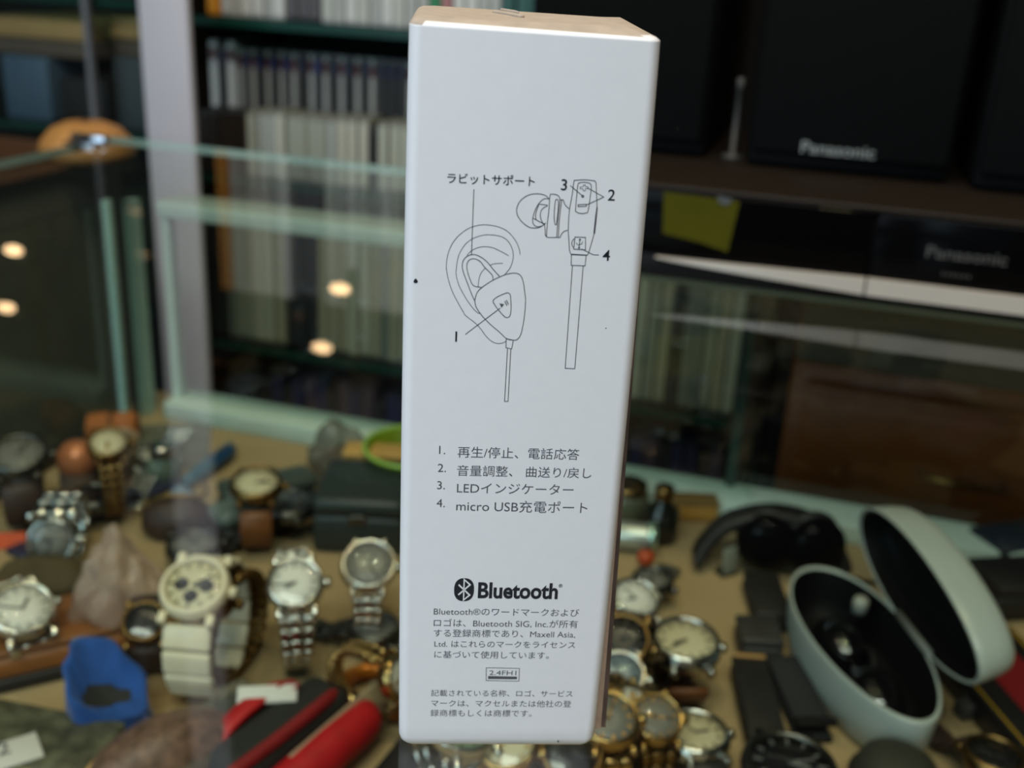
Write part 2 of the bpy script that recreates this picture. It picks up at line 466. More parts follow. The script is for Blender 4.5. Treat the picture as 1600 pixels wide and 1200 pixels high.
# the cover board along the right side stands open a little at the bottom
fb = bmesh.new()
def wedge(y0, y1, z0, z1, a0, a1):
    """outer face leans from a1 at the top to a0 at the bottom"""
    v = [(BW - .0006, y0, z0), (BW + a0, y0, z0), (BW + a0, y1, z0), (BW - .0006, y1, z0),
         (BW - .0006, y0, z1), (BW + a1, y0, z1), (BW + a1, y1, z1), (BW - .0006, y1, z1)]
    vs = [fb.verts.new(p) for p in v]
    for q in ((0, 3, 2, 1), (4, 5, 6, 7), (0, 1, 5, 4), (1, 2, 6, 5), (2, 3, 7, 6), (3, 0, 4, 7)): fb.faces.new([vs[i] for i in q])
wedge(.0060, .0415, .0003, .1300, .0022, .0004)
b = MB(); b._merge(fb, None, 0, False); sf = b.build('side_flap', M_flap, box)
fb = bmesh.new()
wedge(.0066, .0415, .0003, .1315, .0034, .0010)
b = MB(); b._merge(fb, None, 0, False)
so = b.build('printed_sheet', M_flapd, sf)

FM = Matrix(((1, 0, 0, 0.0012), (0, 0, -1, 0), (0, 1, 0, 0), (0, 0, 0, 1)))   # face (u, v) -> box (x, z), just proud of the card
FM = TR(0.0, -0.00006, 0) @ FM @ Matrix.Scale(.001, 4)
FM[0][3] = 0.0
LINES= [(1, 0, 0.1, [(20.57, 110.45), (20.27, 111.74), (19.51, 113.13), (18.29, 114.49), (16.88, 115.26), (15.03, 115.65), (13.43, 115.66), (11.62, 115.18), (10.05, 114.19), (8.72, 112.74), (7.85, 111.06), (7.4, 109.15), (7.33, 107.24), (7.38, 107.24), (7.77, 105.34), (8.53, 103.18), (9.52, 101.27), (10.51, 99.58), (11.13, 98.61), (12.71, 97.42), (13.93, 96.22), (14.93, 94.87), (15.93, 93.89), (16.9, 93.42), (17.86, 93.4), (18.56, 93.67), (18.83, 93.98)]), (1, 0, 0.1, [(17.96, 106.65), (18.84, 107.88), (19.28, 109.33), (19.28, 110.76), (18.75, 112.16), (17.89, 113.19), (16.72, 113.73), (15.1, 113.91), (13.73, 113.79), (12.15, 113.21), (10.8, 112.22), (9.92, 110.9), (9.39, 109.46), (9.15, 107.54), (9.14, 106.34), (9.53, 104.91), (10.03, 103.72), (11.14, 101.81), (12.37, 100.13), (13.23, 99.3), (13.71, 99.07)]), (1, 0, 0.1, [(10.99, 109.99), (11.77, 110.85), (12.9, 111.48), (14.27, 111.71), (15.66, 111.53), (17.07, 110.92), (18.5, 110.21)]), (1, 0, 0.09, [(15.22, 108.23), (16.02, 108.62), (17.52, 108.74)]), (1, 0, 0.09, [(14.43, 107.77), (13.76, 106.98), (13.34, 105.77), (13.21, 104.19)]), (1, 0, 0.13, [(17.05, 106.26), (15.83, 107.54), (14.85, 108.7), (13.9, 109.5), (12.72, 110.1), (11.79, 110.14), (10.88, 109.7), (10.33, 108.9), (10.21, 107.82), (10.52, 106.63), (11.28, 104.73), (12.05, 102.82), (12.68, 101.49)]), (1, 0, 0.13, [(15.87, 105.49), (15.76, 106.33), (15.15, 107.03), (14.19, 107.96), (13.46, 108.89), (12.63, 109.33), (11.82, 109.35), (11.26, 108.93), (11.01, 108.09), (11.21, 106.9), (11.72, 105.47), (12.22, 104.52), (12.93, 104.18), (13.87, 104.09)]), (1, 1, 0.13, [(12.78, 101.99), (13.09, 103.09), (13.87, 104.04), (15.69, 105.41), (17.51, 106.39), (18.89, 106.87), (20.05, 106.96), (20.89, 106.51), (21.42, 105.32), (21.74, 103.63), (21.99, 102.17), (22.03, 100.45), (21.94, 98.46), (21.75, 96.71), (21.47, 95.2), (20.92, 94.3), (20.21, 94.1), (18.89, 94.36), (17.52, 95.58), (15.8, 97.02), (14.32, 98.47), (13.08, 100.16), (12.73, 101.37)]), (1, 1, 0.13, [(16.08, 101.48), (16.3, 101.98), (17.21, 102.62), (18.36, 103.15), (18.83, 103.16), (19.15, 102.81), (19.33, 101.59), (19.43, 100.36), (19.37, 99.13), (19.09, 98.57), (18.58, 98.48), (17.96, 98.96), (17.09, 99.92), (16.29, 101.0)]), (0, 0, 0.14, [(18.2, 101.63), (18.64, 100.76)]), (0, 0, 0.14, [(18.49, 101.81), (18.93, 100.96)]), (0, 0, 0.13, [(11.18, 94.93), (17.43, 100.25)]), (0, 1, 0.13, [(18.82, 94.36), (20.16, 94.1), (19.94, 92.37), (18.85, 92.54)]), (0, 0, 0.13, [(19.15, 92.35), (19.11, 81.74), (19.77, 81.76), (19.77, 92.32)]), (0, 0, 0.13, [(11.79, 121.96), (11.79, 110.14)]), (1, 0, 0.13, [(25.17, 120.77), (24.57, 121.31), (23.64, 121.58), (22.5, 121.58), (21.38, 121.26), (20.29, 120.46), (19.66, 119.41), (19.53, 118.37), (19.88, 117.34), (20.73, 116.33), (21.92, 115.56), (22.85, 115.43), (23.76, 115.58), (24.53, 116.12), (24.86, 116.44)]), (1, 0, 0.13, [(25.17, 120.77), (24.26, 120.73), (23.5, 120.01), (22.88, 118.84), (22.51, 117.44), (22.51, 116.51), (22.82, 115.94), (23.41, 115.68), (24.09, 115.83)]), (0, 0, 0.13, [(23.29, 119.78), (25.01, 119.66)]), (0, 0, 0.13, [(22.52, 117.21), (24.65, 116.17)]), (1, 0, 0.13, [(23.41, 119.67), (23.08, 118.62), (22.95, 117.69), (23.11, 116.88)]), (1, 0, 0.13, [(25.02, 119.57), (24.13, 119.0), (23.79, 118.18), (23.89, 117.26), (24.28, 116.46), (24.64, 116.24)]), (1, 0, 0.13, [(25.13, 113.92), (25.15, 116.61), (25.28, 118.93), (25.3, 121.34), (25.69, 121.65), (26.49, 121.55), (26.97, 121.18), (27.12, 120.61), (27.08, 119.46), (26.99, 117.38), (26.98, 115.75), (26.98, 113.92)]), (1, 0, 0.13, [(24.64, 116.24), (24.82, 115.2), (25.13, 113.92), (26.98, 113.87), (27.56, 113.89), (27.76, 114.37), (28.18, 114.97), (28.86, 115.23)]), (1, 1, 0.13, [(26.47, 116.43), (26.27, 117.81), (26.27, 119.66), (26.33, 120.47), (26.54, 120.77), (26.86, 120.37), (26.9, 118.76), (26.84, 117.14), (26.72, 116.2)]), (1, 0, 0.13, [(27.46, 120.67), (27.34, 119.01), (27.25, 116.92), (27.28, 113.93)]), (1, 0, 0.13, [(27.12, 120.61), (27.69, 120.68), (28.09, 119.84), (28.95, 119.07)]), (0, 1, 0.13, [(29.39, 124.23), (31.2, 124.42), (33.03, 124.31), (33.33, 123.93), (33.84, 119.72), (33.91, 118.8), (33.69, 115.06), (33.66, 114.58), (32.98, 111.25), (32.78, 110.81), (29.74, 110.89), (29.45, 111.6), (28.97, 115.23), (28.91, 117.91), (28.95, 119.07), (29.23, 121.61)]), (0, 1, 0.13, [(33.8, 119.72), (33.69, 118.09), (33.63, 114.94), (33.8, 114.87), (33.89, 117.63), (33.91, 119.49)]), (1, 1, 0.13, [(30.33, 123.82), (31.23, 123.96), (32.27, 123.78), (32.55, 123.11), (32.52, 121.97), (32.29, 118.97), (31.86, 118.49), (30.95, 118.38), (30.19, 118.66), (30.02, 119.11), (30.08, 122.56), (30.13, 123.47)]), (0, 1, 0.09, [(31.09, 123.46), (31.45, 123.52), (31.47, 123.18), (31.97, 123.2), (32.0, 122.86), (31.5, 122.84), (31.53, 122.43), (31.16, 122.46), (31.13, 122.78), (30.58, 122.8), (30.57, 123.08), (31.11, 123.16)]), (0, 1, 0.13, [(30.42, 119.93), (31.86, 120.06), (31.89, 119.71), (30.45, 119.59)]), (1, 1, 0.18, [(30.96, 121.45), (31.13, 121.64), (31.32, 121.46), (31.15, 121.27)]), (0, 0, 0.13, [(28.77, 123.3), (31.06, 121.57)]), (0, 0, 0.13, [(31.87, 123.01), (34.9, 121.48), (31.87, 119.92)]), (0, 1, 0.13, [(30.28, 114.06), (32.19, 114.06), (32.36, 111.77), (30.21, 111.81)]), (1, 0, 0.13, [(30.12, 113.75), (29.81, 113.15), (29.85, 112.56), (30.19, 112.1)]), (0, 0, 0.13, [(31.21, 113.74), (31.16, 112.13)]), (0, 0, 0.1, [(30.59, 113.01), (30.77, 112.71), (31.18, 112.56)]), (0, 0, 0.1, [(31.73, 113.29), (31.62, 112.86), (31.22, 112.7)]), (0, 0, 0.1, [(31.02, 113.5), (31.21, 113.79), (31.41, 113.51)]), (1, 1, 0.12, [(31.03, 112.08), (31.16, 112.23), (31.31, 112.09), (31.18, 111.94)]), (0, 0, 0.13, [(31.65, 111.91), (33.82, 110.92), (34.88, 110.88)]), (0, 1, 0.13, [(29.86, 110.78), (32.55, 110.75), (32.51, 108.79), (29.95, 108.8)]), (0, 0, 0.13, [(30.19, 108.71), (30.23, 88.79), (32.05, 88.76)]), (0, 0, 0.13, [(32.16, 108.71), (32.05, 88.76)]), (0, 1, 0.12, [(18.11, 20.97), (25.15, 20.88), (25.19, 17.62), (18.24, 17.72)])]
TEXTS= [('ラビットサポート', 7.07, 22.48, 123.77, 1), ('1.', 6.96, 8.81, 71.26, 0), ('再生/停止、電話応答', 10.56, 34.21, 70.93, 0), ('2.', 6.8, 8.79, 67.42, 0), ('音量調整、 曲送り/戻し', 10.55, 36.9, 66.96, 0), ('3.', 6.77, 8.76, 63.67, 0), ('LEDインジケーター', 10.66, 33.62, 63.22, 0), ('4.', 6.73, 8.74, 59.73, 0), ('micro USB充電ポート', 10.65, 36.71, 59.28, 0), ('Bluetooth', 15.67, 32.08, 39.89, 3), ('®', 32.13, 32.92, 41.24, 1), ('Bluetooth®のワードマークおよび', 6.78, 36.8, 34.78, 0), ('ロゴは、Bluetooth SIG, Inc.が所有', 6.84, 36.74, 31.98, 0), ('する登録商標であり、Maxell Asia,', 6.9, 36.38, 29.47, 0), ('Ltd. はこれらのマークをライセンス', 7.09, 36.56, 26.86, 0), ('に基づいて使用しています。', 7.14, 31.19, 24.2, 0), ('2.4FH1', 18.84, 24.53, 19.71, 0), ('記載されている名称、ロゴ、サービス', 6.68, 36.89, 14.46, 0), ('マークは、マクセルまたは他社の登', 6.74, 36.79, 11.81, 0), ('録商標もしくは商標です。', 6.66, 28.37, 9.27, 0), ('3', 27.17, 28.2, 123.37, 1), ('2', 35.63, 36.77, 121.88, 1), ('4', 35.58, 36.87, 110.88, 1), ('1', 9.37, 10.08, 94.46, 1)]
TRI= [(17.27, 101.15), (18.11, 101.01), (17.67, 100.31)]
BAR= [(18.6, 18.87), (24.72, 18.76), (24.75, 18.11), (18.63, 18.13)]
ink = MB()
def stroke(pts, wd, closed, smooth):
    P = bez(pts, 6, bool(closed)) if smooth and len(pts) > 2 else [Vector(p) for p in pts]
    if closed: P = P + [P[0]]
    # drop doubles
    Q = [P[0]]
    for p in P[1:]:
        if (p - Q[-1]).length > 1e-4: Q.append(p)
    t = bmesh.new(); L_, R_ = [], []
    for i, p in enumerate(Q):
        a = Q[i - 1] if i > 0 else (Q[-2] if closed else p); b_ = Q[i + 1] if i < len(Q) - 1 else (Q[1] if closed else p)
        d1_ = (p - a); d2_ = (b_ - p)
        d1_ = d1_.normalized() if d1_.length > 0 else d2_.normalized(); d2_ = d2_.normalized() if d2_.length > 0 else d1_
        n1 = Vector((-d1_.y, d1_.x)); n2 = Vector((-d2_.y, d2_.x)); nn = n1 + n2
        nn = nn.normalized() if nn.length > .2 else n1
        k = wd / 2 / max(.5, nn.dot(n1))
        for L, s_ in ((L_, 1), (R_, -1)):
            q = FM @ Vector((p.x + nn.x * k * s_, p.y + nn.y * k * s_, 0)); L.append(t.verts.new(q))
    for i in range(len(Q) - 1): t.faces.new([L_[i], L_[i + 1], R_[i + 1], R_[i]])
    ink._merge(t, None, 0, False)
def poly(bm, pts, zo=0.0):
    t = bmesh.new(); t.faces.new([t.verts.new(FM @ Vector((x, y, zo))) for x, y in pts]); bm._merge(t, None, 0, False)
for part_, sel in (('ear_drawing', LINES[:15]), ('earbud_drawing', LINES[15:-1]), ('approval_mark', LINES[-1:])):
    ink = MB()
    for s_, c_, w_, p_ in sel: stroke(p_, w_, c_, s_)
    if part_ == 'ear_drawing': poly(ink, TRI)
    if part_ == 'approval_mark': poly(ink, BAR)
    ink.build(part_, M_ink, box)
def join_text(name, items, m):
    b = MB()
    for body, x0, x1, yc, bold in items:
        me = text_mesh(body, offset={0: -0.004, 1: 0.006, 3: 0.03}[bold])
        xs = [v.co.x for v in me.vertices]; ys = [v.co.y for v in me.vertices]
        k = (x1 - x0) / (max(xs) - min(xs)); ky = k
        if bold == 3: ky = 3.85 / (max(ys) - min(ys))
        if body in ('1.', '2.', '3.', '4.'): ky = k = 1.75 / (max(ys) - min(ys))
        if body == '2.4FH1': ky = 1.15 / (max(ys) - min(ys))
        if len(body) == 1 and body.isdigit(): ky = k = 2.0 / (max(ys) - min(ys))
        cy = (max(ys) + min(ys)) / 2; mx = min(xs)
        t = bmesh.new(); t.from_mesh(me); bpy.data.meshes.remove(me)
        for v in t.verts: v.co = FM @ Vector(((v.co.x - mx) * k + x0, (v.co.y - cy) * ky + yc, 0))
        for f in t.faces: f.material_index = 0
        b._merge(t, None, 0, False)
    return b.build(name, m, box)
join_text('title_lettering', TEXTS[0:1], M_ink2)
join_text('key_lettering', TEXTS[1:9], M_ink)
for q_ in TEXTS[20:]: join_text('callout_number', [q_], M_ink2)
join_text('notice_lettering', TEXTS[11:20], M_ink)
join_text('logo_lettering', TEXTS[9:11], M_ink2)
# oval emblem with its rune cut out
OC = (12.82, 39.98); ow, oh = 2.03, 2.72
em = MB(); pts = []
for k in range(48):
    a = 2 * PI * k / 48
    pts.append((OC[0] + ow * math.copysign(abs(math.cos(a)) ** .82, math.cos(a)), OC[1] + oh * math.copysign(abs(math.sin(a)) ** .82, math.sin(a))))
poly(em, pts, 0.0)
lo = em.build('logo_emblem', M_ink2, box)
rn = MB(); _ink, ink = ink, rn
_FM = FM; FM = TR(0, -.00003, 0) @ FM
R_ = [(11.68, 41.18), (14.0, 38.75), (12.78, 37.55), (12.78, 42.4), (14.0, 41.2), (11.68, 38.75)]
stroke(R_, .34, 0, 0)
rn.build('emblem_rune', M_card, lo)
FM = _FM
for sx_, sy_, ra, rb in ((1.87, 104.9, .36, .44), (34.6, 1.9, .14, .3), (37.3, 97, .1, .1)):
    dk = MB()
    poly(dk, [(sx_ + ra * math.cos(a) - .25 * ra * math.sin(2 * a), sy_ + rb * math.sin(a)) for a in [2 * PI * k / 12 for k in range(12)]])
    dk.build('ink_speck', M_ink2, box)

# ------------------------------------------------------------------ stereo and speakers on the counter
M_blk = mat('black_gloss', rgb(6, 6, 7), 0.14, spec=0.05)
M_blkw = mat('black_grille', rgb(7, 9, 9), 0.85, var=0.2, scale=900, spec=.12)
M_blkm = mat('black_matte', rgb(9, 9, 10), 0.6, spec=.2)
M_brn = mat('dark_brown_top', rgb(26, 20, 14), 0.5, var=0.1, scale=14, spec=.2)
M_silver = mat('silver_trim', rgb(206, 200, 190), 0.38, 0.35)
M_print = mat('silver_print', rgb(70, 71, 68), 0.5)
SX0, SX1, SY, SZ = -.195, .243, .565, .0538
st = thing('stereo_receiver', 'wide black stereo receiver with curved silver front strip, at the back of the glass counter', 'stereo', ((SX0 + SX1) / 2, SY + .12, 0))
so_ = Vector((-(SX0 + SX1) / 2, -(SY + .12), 0))
def sp(name, bm, m, par=st, off=so_):
    bmesh.ops.translate(bm.bm, vec=off, verts=bm.bm.verts); return bm.build(name, m, par)
sp('cabinet', MB().box(((SX0 + SX1) / 2, SY + .125, .0285), (SX1 - SX0, .242, .047), bevel=.002), M_blkm)
sp('top_cover', MB().box(((SX0 + SX1) / 2, SY + .123, SZ - .001), (SX1 - SX0 + .002, .246, .003), bevel=.001), M_brn)
SEAM = .0240
for x0_, x1_ in ((SX0, SEAM - .0006), (SEAM + .0006, SX1)):
    sp('front_panel', MB().box(((x0_ + x1_) / 2, SY + .003, .0345), (x1_ - x0_, .006, .034), bevel=.0012), M_blk)
# silver strip: a crescent that tapers away to the left
cr = []
def crescent(x0_, x1_):
    up, lo_ = [], []
    for k in range(31):
        x = x0_ + (x1_ - x0_) * k / 30; u = max(0, (x + .0843) / .11)
        top = .0160 + .0022 * min(1, u) ; th = .0086 * min(1, u) ** 0.8 if u < 1 else .0086 + .0004 * min(1, u - 1)
        up.append((x, top)); lo_.append((x, top - max(.0002, th)))
    return up + lo_[::-1]
for x0_, x1_ in ((-.0843, SEAM - .0005), (SEAM + .0005, SX1)):
    b = MB(); b.prism(crescent(x0_, x1_), -.004, 0.0, M=Matrix(((1, 0, 0, 0), (0, 0, 1, SY), (0, 1, 0, 0), (0, 0, 0, 1))))
    sp('silver_strip', b, M_silver)
sp('lower_front', MB().box(((SX0 + SX1) / 2, SY + .006, .0105), (SX1 - SX0, .008, .013), bevel=.001), M_blkm)
for x in (SX0 + .03, SX1 - .03):
    for y in (SY + .03, SY + .22): sp('foot', MB().lathe([(0, 0), (.011, 0), (.012, .001), (.011, .005), (0, .005)], 20, TR(x, y, 0)), M_blkm)
M_yel = mat('yellow_sticker', rgb(70, 68, 6), 0.6, var=0.08, scale=50, spec=.1)  # flat yellow patch on the front panel
sp('sticker', MB().prism([(-.0835, .0505), (-.0440, .0495), (-.0470, .0225), (-.0620, .0260), (-.0820, .0285)], -.0004, .0002, M=Matrix(((1, 0, 0, 0), (0, 0, 1, SY), (0, 1, 0, 0), (0, 0, 0, 1)))), M_yel)
sp('sticker', MB().prism([(-.0560, .0515), (-.0475, .0505), (-.0500, .0470), (-.0540, .0475)], -.0008, .0000, M=Matrix(((1, 0, 0, 0), (0, 0, 1, SY), (0, 1, 0, 0), (0, 0, 0, 1)))), mat('pale_label', rgb(70, 74, 74), .6))
UM = Matrix(((1, 0, 0, 0), (0, 0, -1, SY - .0003), (0, 1, 0, 0), (0, 0, 0, 1)))
UMo = Matrix.Translation(so_) @ UM
lettering('maker_name', 'Panasonic', .0500, .0878, .0350, M_print, UMo, st, hfix=.0062, offset=.012)
mk_ = MB()
for k_, w__ in enumerate((.0016, .0012, .0018, .0014, .0016, .0015)): mk_.box((.0598 + .0024 * k_, SY - .0001, .0245), (w__, .0004, .0016))
sp('model_mark', mk_, mat('dim_print', rgb(46, 46, 44), .6))
sp('front_mark', MB().prism([(-.0040, .0508), (-.0030, .0518), (-.0020, .0508), (-.0030, .0498)], -.0002, .0003, M=Matrix(((1, 0, 0, 0), (0, 0, 1, SY), (0, 1, 0, 0), (0, 0, 0, 1)))).box((.005, SY - .0001, .0508), (.013, .0004, .0008)), mat('gold_print', rgb(62, 56, 30), .5))

def speaker(cx_, yfront, w_, label, text=True):
    t = thing('loudspeaker', label, 'speaker', (cx_, yfront + .07, SZ + .0005), 0, 'black speakers on the stereo')
    H_ = .30
    MB().box((0, .002, H_ / 2), (w_, .136, H_), bevel=.004).build('cabinet', M_blkm, t)
    MB().box((0, -.070, H_ / 2 + .004), (w_ - .004, .008, H_ - .010), bevel=.003).build('grille', M_blkw, t)
    return t
s1 = speaker(.0055, .650, .113, 'black loudspeaker with pale maker name, standing in the middle of the stereo top')
lettering('maker_name', 'Panasonic', -.0255, .0150, .0145, mat('pale_print', rgb(140, 146, 142), .4, .2),
          Matrix(((1, 0, 0, 0), (0, 0, -1, -.0745), (0, 1, 0, 0), (0, 0, 0, 1))), s1, hfix=.0068, offset=.014)
s2 = speaker(-.132, .658, .112, 'black loudspeaker half hidden behind the white box, left end of the stereo')
s3 = speaker(.148, .640, .150, 'black loudspeaker at the right end of the stereo, cut off by the picture edge')
# thin pale stand in the gap between the speakers
tag(MB().lathe([(0, 0), (.006, 0), (.006, .002), (.0016, .0025), (.0016, .040), (.0022, .0405), (.0022, .047), (0, .0475)], 16).build('metal_pin', mat('pale_metal', rgb(60, 60, 56), .6), loc=(-.0605, .672, SZ + .0005)),
    'thin pale metal pin standing in the gap left of the middle speaker', 'pin')
# ------------------------------------------------------------------ lamps in front of the shelves (above the picture)
M_lampm = mat('lamp_metal', rgb(60, 58, 55), .4, .8)
M_bulb = mat('warm_bulb', (1, .8, .5), .5, emit=(1.0, .66, .34), es=7)
for i, (lbl, pair) in enumerate((('two bulb black lamp on a slim stem above the pale game cases', BULBS[:2]), ('two bulb black lamp on a slim stem left of the white post', BULBS[2:]))):
    x = pair[0][0]; y = 1.165
    lt = thing('lamp', lbl, 'lamp', (x, y, ZC), 0, 'two bulb shelf lamps')
    MB().tube([(0, 0, 0), (0, 0, .20 - ZC)], .006, 10).lathe([(0, 0), (.04, 0), (.04, -.015), (0, -.018)], 24).build('stem', M_lampm, lt)
    for bx_, by_, bz_ in pair:
        o_ = Vector((bx_ - x, by_ - y, bz_ - ZC))
        MB().tube([(0, 0, bz_ - ZC + .012), tuple(o_ + Vector((0, .012, .012)))], .007, 10).build('socket', M_lampm, lt)
        MB().lathe([(0, -.013), (.004, -.011), (.0065, -.004), (.0065, .004), (.004, .011), (0, .013)], 20, Matrix.Translation(o_) @ RY(PI / 2)).build('bulb', M_bulb, lt)

# ------------------------------------------------------------------ bookcase behind the counter
YB = 1.22
M_shelfw = mat('dark_shelf_wood', rgb(46, 36, 26), .6, var=.15, scale=12)
M_green = clear('green_shelf_glass', (.55, .75, .68), ior=1.7)
M_greenE = mat('green_glass_edge', rgb(16, 62, 52), .25)
BX0, BX1 = -.800, -.070
bk = thing('bookcase', 'dark wooden bookcase with green glass shelves of game cases behind the counter', 'bookcase', (0, 0, ZF))
def bp(name, bm, m):
    bmesh.ops.translate(bm.bm, vec=(0, 0, -ZF), verts=bm.bm.verts); return bm.build(name, m, bk)
bp('upright', MB().box((BX0 - .012, 1.35, (ZF + 1.1) / 2), (.022, .30, 1.1 - ZF)), M_shelfw)
bp('upright', MB().box((BX1 + .012, 1.35, (ZF + .95) / 2), (.024, .30, .95 - ZF)), M_shelfw)
bp('upright', MB().box((-.139, 1.36, .4885), (.010, .27, 1.223)), M_shelfw)
bp('back_board', MB().box(((BX0 + BX1) / 2, 1.505, (ZF + 1.1) / 2), (BX1 - BX0 + .05, .01, 1.1 - ZF)), mat('black_board', rgb(20, 20, 22), .8))
for z in (.078, -.112, -.335, -.565):
    x1_ = -.145 if z > 0 else BX1
    bp('glass_shelf', pane(MB(), ((BX0 + x1_) / 2, 1.35, z - .005), (x1_ - BX0 - .002, .29, .010), 2), [M_green, M_greenE])
bp('plinth', MB().box(((BX0 + BX1) / 2, 1.35, ZF + .06), (BX1 - BX0, .29, .12)), M_shelfw)

CASEC = {}
def case_mesh(h, d_, t_, body, spine_col, top_col=None, split=.80, seed=0):
    """upright plastic game case: body, and a printed spine label with a coloured head"""
    pass
def game_cases(zs, x_start, x_stop, pick, group, yf=YB, lean=0.0):
    """a row of upright cases, every case its own object; returns nothing"""
    x = x_start
    while x < x_stop:
        key = pick(x)
        if key is None: x += .012; continue
        kind, h, t_, d_, cols, lbl = key
        k = (kind, round(h, 3))
        if k not in CASEC:
            b = MB().box((0, d_ / 2, h / 2), (t_ - .0006, d_, h), bevel=.0012)
            o = b.build('game_case', mat('case_' + kind, cols[0], .4))
            s_ = MB().box((0, -.0002, h * .5), (t_ - .003, .0005, h - .010))
            sl = s_.build('spine_label', mat('spine_' + kind, cols[1], .45), o)
            if len(cols) > 2:
                MB().box((0, -.0006, h * .90), (t_ - .003, .0005, h * .10)).build('spine_mark', mat('mark_' + kind, cols[2], .45), o)
            tag(o, lbl, 'game case', group); CASEC[k] = o; c = o
        else:
            src = CASEC[k]; c = src.copy(); C.objects.link(c); c['group'] = group; c['label'] = lbl
            for ch in list(src.children):
                q = ch.copy(); C.objects.link(q); q.parent = c
        c.location = (x + t_ / 2, yf + rng.uniform(0, .006), zs + .0005); c.rotation_euler = (0, 0, rng.uniform(-.01, .01))
        x += t_ + rng.uniform(.0002, .0012)
W_ = rgb(206, 210, 206); Wd = rgb(176, 180, 176)
def rowA(x):
    if x < -.741: return ('orange', .19, .018, .135, (rgb(220, 140, 20), rgb(226, 150, 24)), 'orange spined case at the left end of the top shelf row')
    if -.656 < x < -.618: return ('dark_a', .185, .015, .135, (rgb(60, 60, 62), rgb(86, 84, 86)), 'grey spined case between the white cases of the top shelf row')
    if -.474 < x < -.460: return ('green_a', .19, .014, .135, (rgb(30, 110, 70), rgb(40, 130, 80)), 'green spined case in the top shelf row above the white box')
    if -.460 < x < -.446: return ('red_a', .188, .013, .135, (rgb(140, 90, 90), rgb(170, 120, 118)), 'dull red spined case in the top shelf row above the white box')
    if x > -.395: return ('teal_a', .188, .016, .135, (rgb(30, 66, 62), rgb(36, 84, 76)), 'dark teal spined case at the right end of the top shelf row')
    r = rng.random()
    return ('white_a%d' % int(r * 3), .19, (.0145, .013, .0155)[int(r * 3)], .135, (rgb(180, 184, 180), (W_, Wd, rgb(184, 190, 180))[int(r * 3)]), 'white spined game case in the top shelf row')
game_cases(.078, -.7580, -.33, rowA, 'white game cases on the top shelf')
nb = [0]
def rowB(x):
    nb[0] += 1; q = rng.random()
    if x < -.745 or -.553 < x < -.535:
        if nb[0] % 2: return ('white_b', .157, .0125, .10, (rgb(140, 142, 140), rgb(212, 212, 206), rgb(120, 90, 86)), 'case with a bright white spine standing in the dark rear row')
        return ('black_b', .151, .0125, .10, (rgb(24, 24, 24), rgb(40, 38, 36), rgb(34, 36, 60)), 'black spined case in the dark rear row behind the pale ones')
    if nb[0] % 2 == 0: return ('pale_b', .150, .0078, .10, (rgb(120, 120, 118), rgb(164, 164, 158), rgb(110, 60, 56)), 'pale grey spined case with a red head in the dark rear row')
    if q < .35: return ('blue_b', .150, .0105, .10, (rgb(28, 30, 40), rgb(62, 62, 62), rgb(34, 46, 100)), 'dark spined case with a blue head in the dark rear row')
    return ('black_b', .151, .0125, .10, (rgb(24, 24, 24), rgb(40, 38, 36), rgb(34, 36, 60)), 'black spined case in the dark rear row behind the pale ones')
game_cases(-.112, -.785, -.33, rowB, 'dark game cases in the rear row', yf=1.262)
def rowC(x):
    if x < -.712: return ('black_c', .078, .013, .05, (rgb(26, 24, 22), rgb(44, 36, 28)), 'small dark case at the left end of the short front row')
    if -.548 < x < -.528: return ('gap_c', .076, .013, .05, (rgb(22, 22, 22), rgb(32, 32, 30)), 'small black case between pale ones in the short front row')  # black case put where the row only has a dark gap
    r = int(rng.random() * 4)
    return ('pale_c%d' % r, (.084, .082, .083, .085)[r], (.0125, .0135, .0118, .013)[r], .05, (rgb(120, 124, 114), (rgb(184, 190, 174), rgb(162, 168, 154), rgb(174, 184, 178), rgb(194, 196, 180))[r]), 'short pale spined case in the front row of the middle shelf')
game_cases(-.112, -.770, -.33, rowC, 'short pale cases on the middle shelf', yf=1.205)
def rowD(x):
    r = int(rng.random() * 4)
    if x < -.752 or -.668 < x < -.622 or -.165 < x < -.15: return ('dark_d', .188, .0145, .135, (rgb(22, 30, 32), rgb(36, 46, 48)), 'tall dark case among the pale ones on the lower shelf')
    return ('pale_d%d' % r, (.190, .190, .186, .190)[r], (.0145, .0135, .014, .012)[r], .135, (rgb(110, 120, 106), (rgb(170, 178, 158), rgb(140, 150, 134), rgb(156, 158, 132), rgb(112, 124, 116))[r]), 'tall pale spined case on the lower shelf seen through the glass case')
game_cases(-.335, -.795, -.085, rowD, 'tall pale cases on the lower shelf')
def rowE(x):
    r = int(rng.random() * 3)
    return ('low_e%d' % r, (.185, .17, .19)[r], (.016, .014, .018)[r], .135, ((rgb(24, 26, 44), rgb(30, 30, 34), rgb(40, 30, 44))[r], (rgb(50, 52, 84), rgb(44, 46, 50), rgb(78, 66, 78))[r]), 'dark navy case on the bottom shelf seen through the glass case')
game_cases(-.565, -.760, -.085, rowE, 'dark cases on the bottom shelf')

for z_, h_, l_ in ((.078, .34, 'big black storage box on the top shelf, behind the speakers'), (-.112, .165, 'black storage box on the middle shelf, behind the white earphone box')):
    sb = thing('storage_box', l_, 'box', (-.236 if z_ > 0 else -.240, 1.215, z_ + .0005))  # black boxes added so the shelf seen between the speakers stays dark
    MB().box((0, .10, h_ / 2), (.165, .2, h_), bevel=.003).build('body', M_blkm, sb)
    MB().box((0, .10, h_ - .012), (.170, .204, .024), bevel=.002).build('lid', M_blkm, sb)
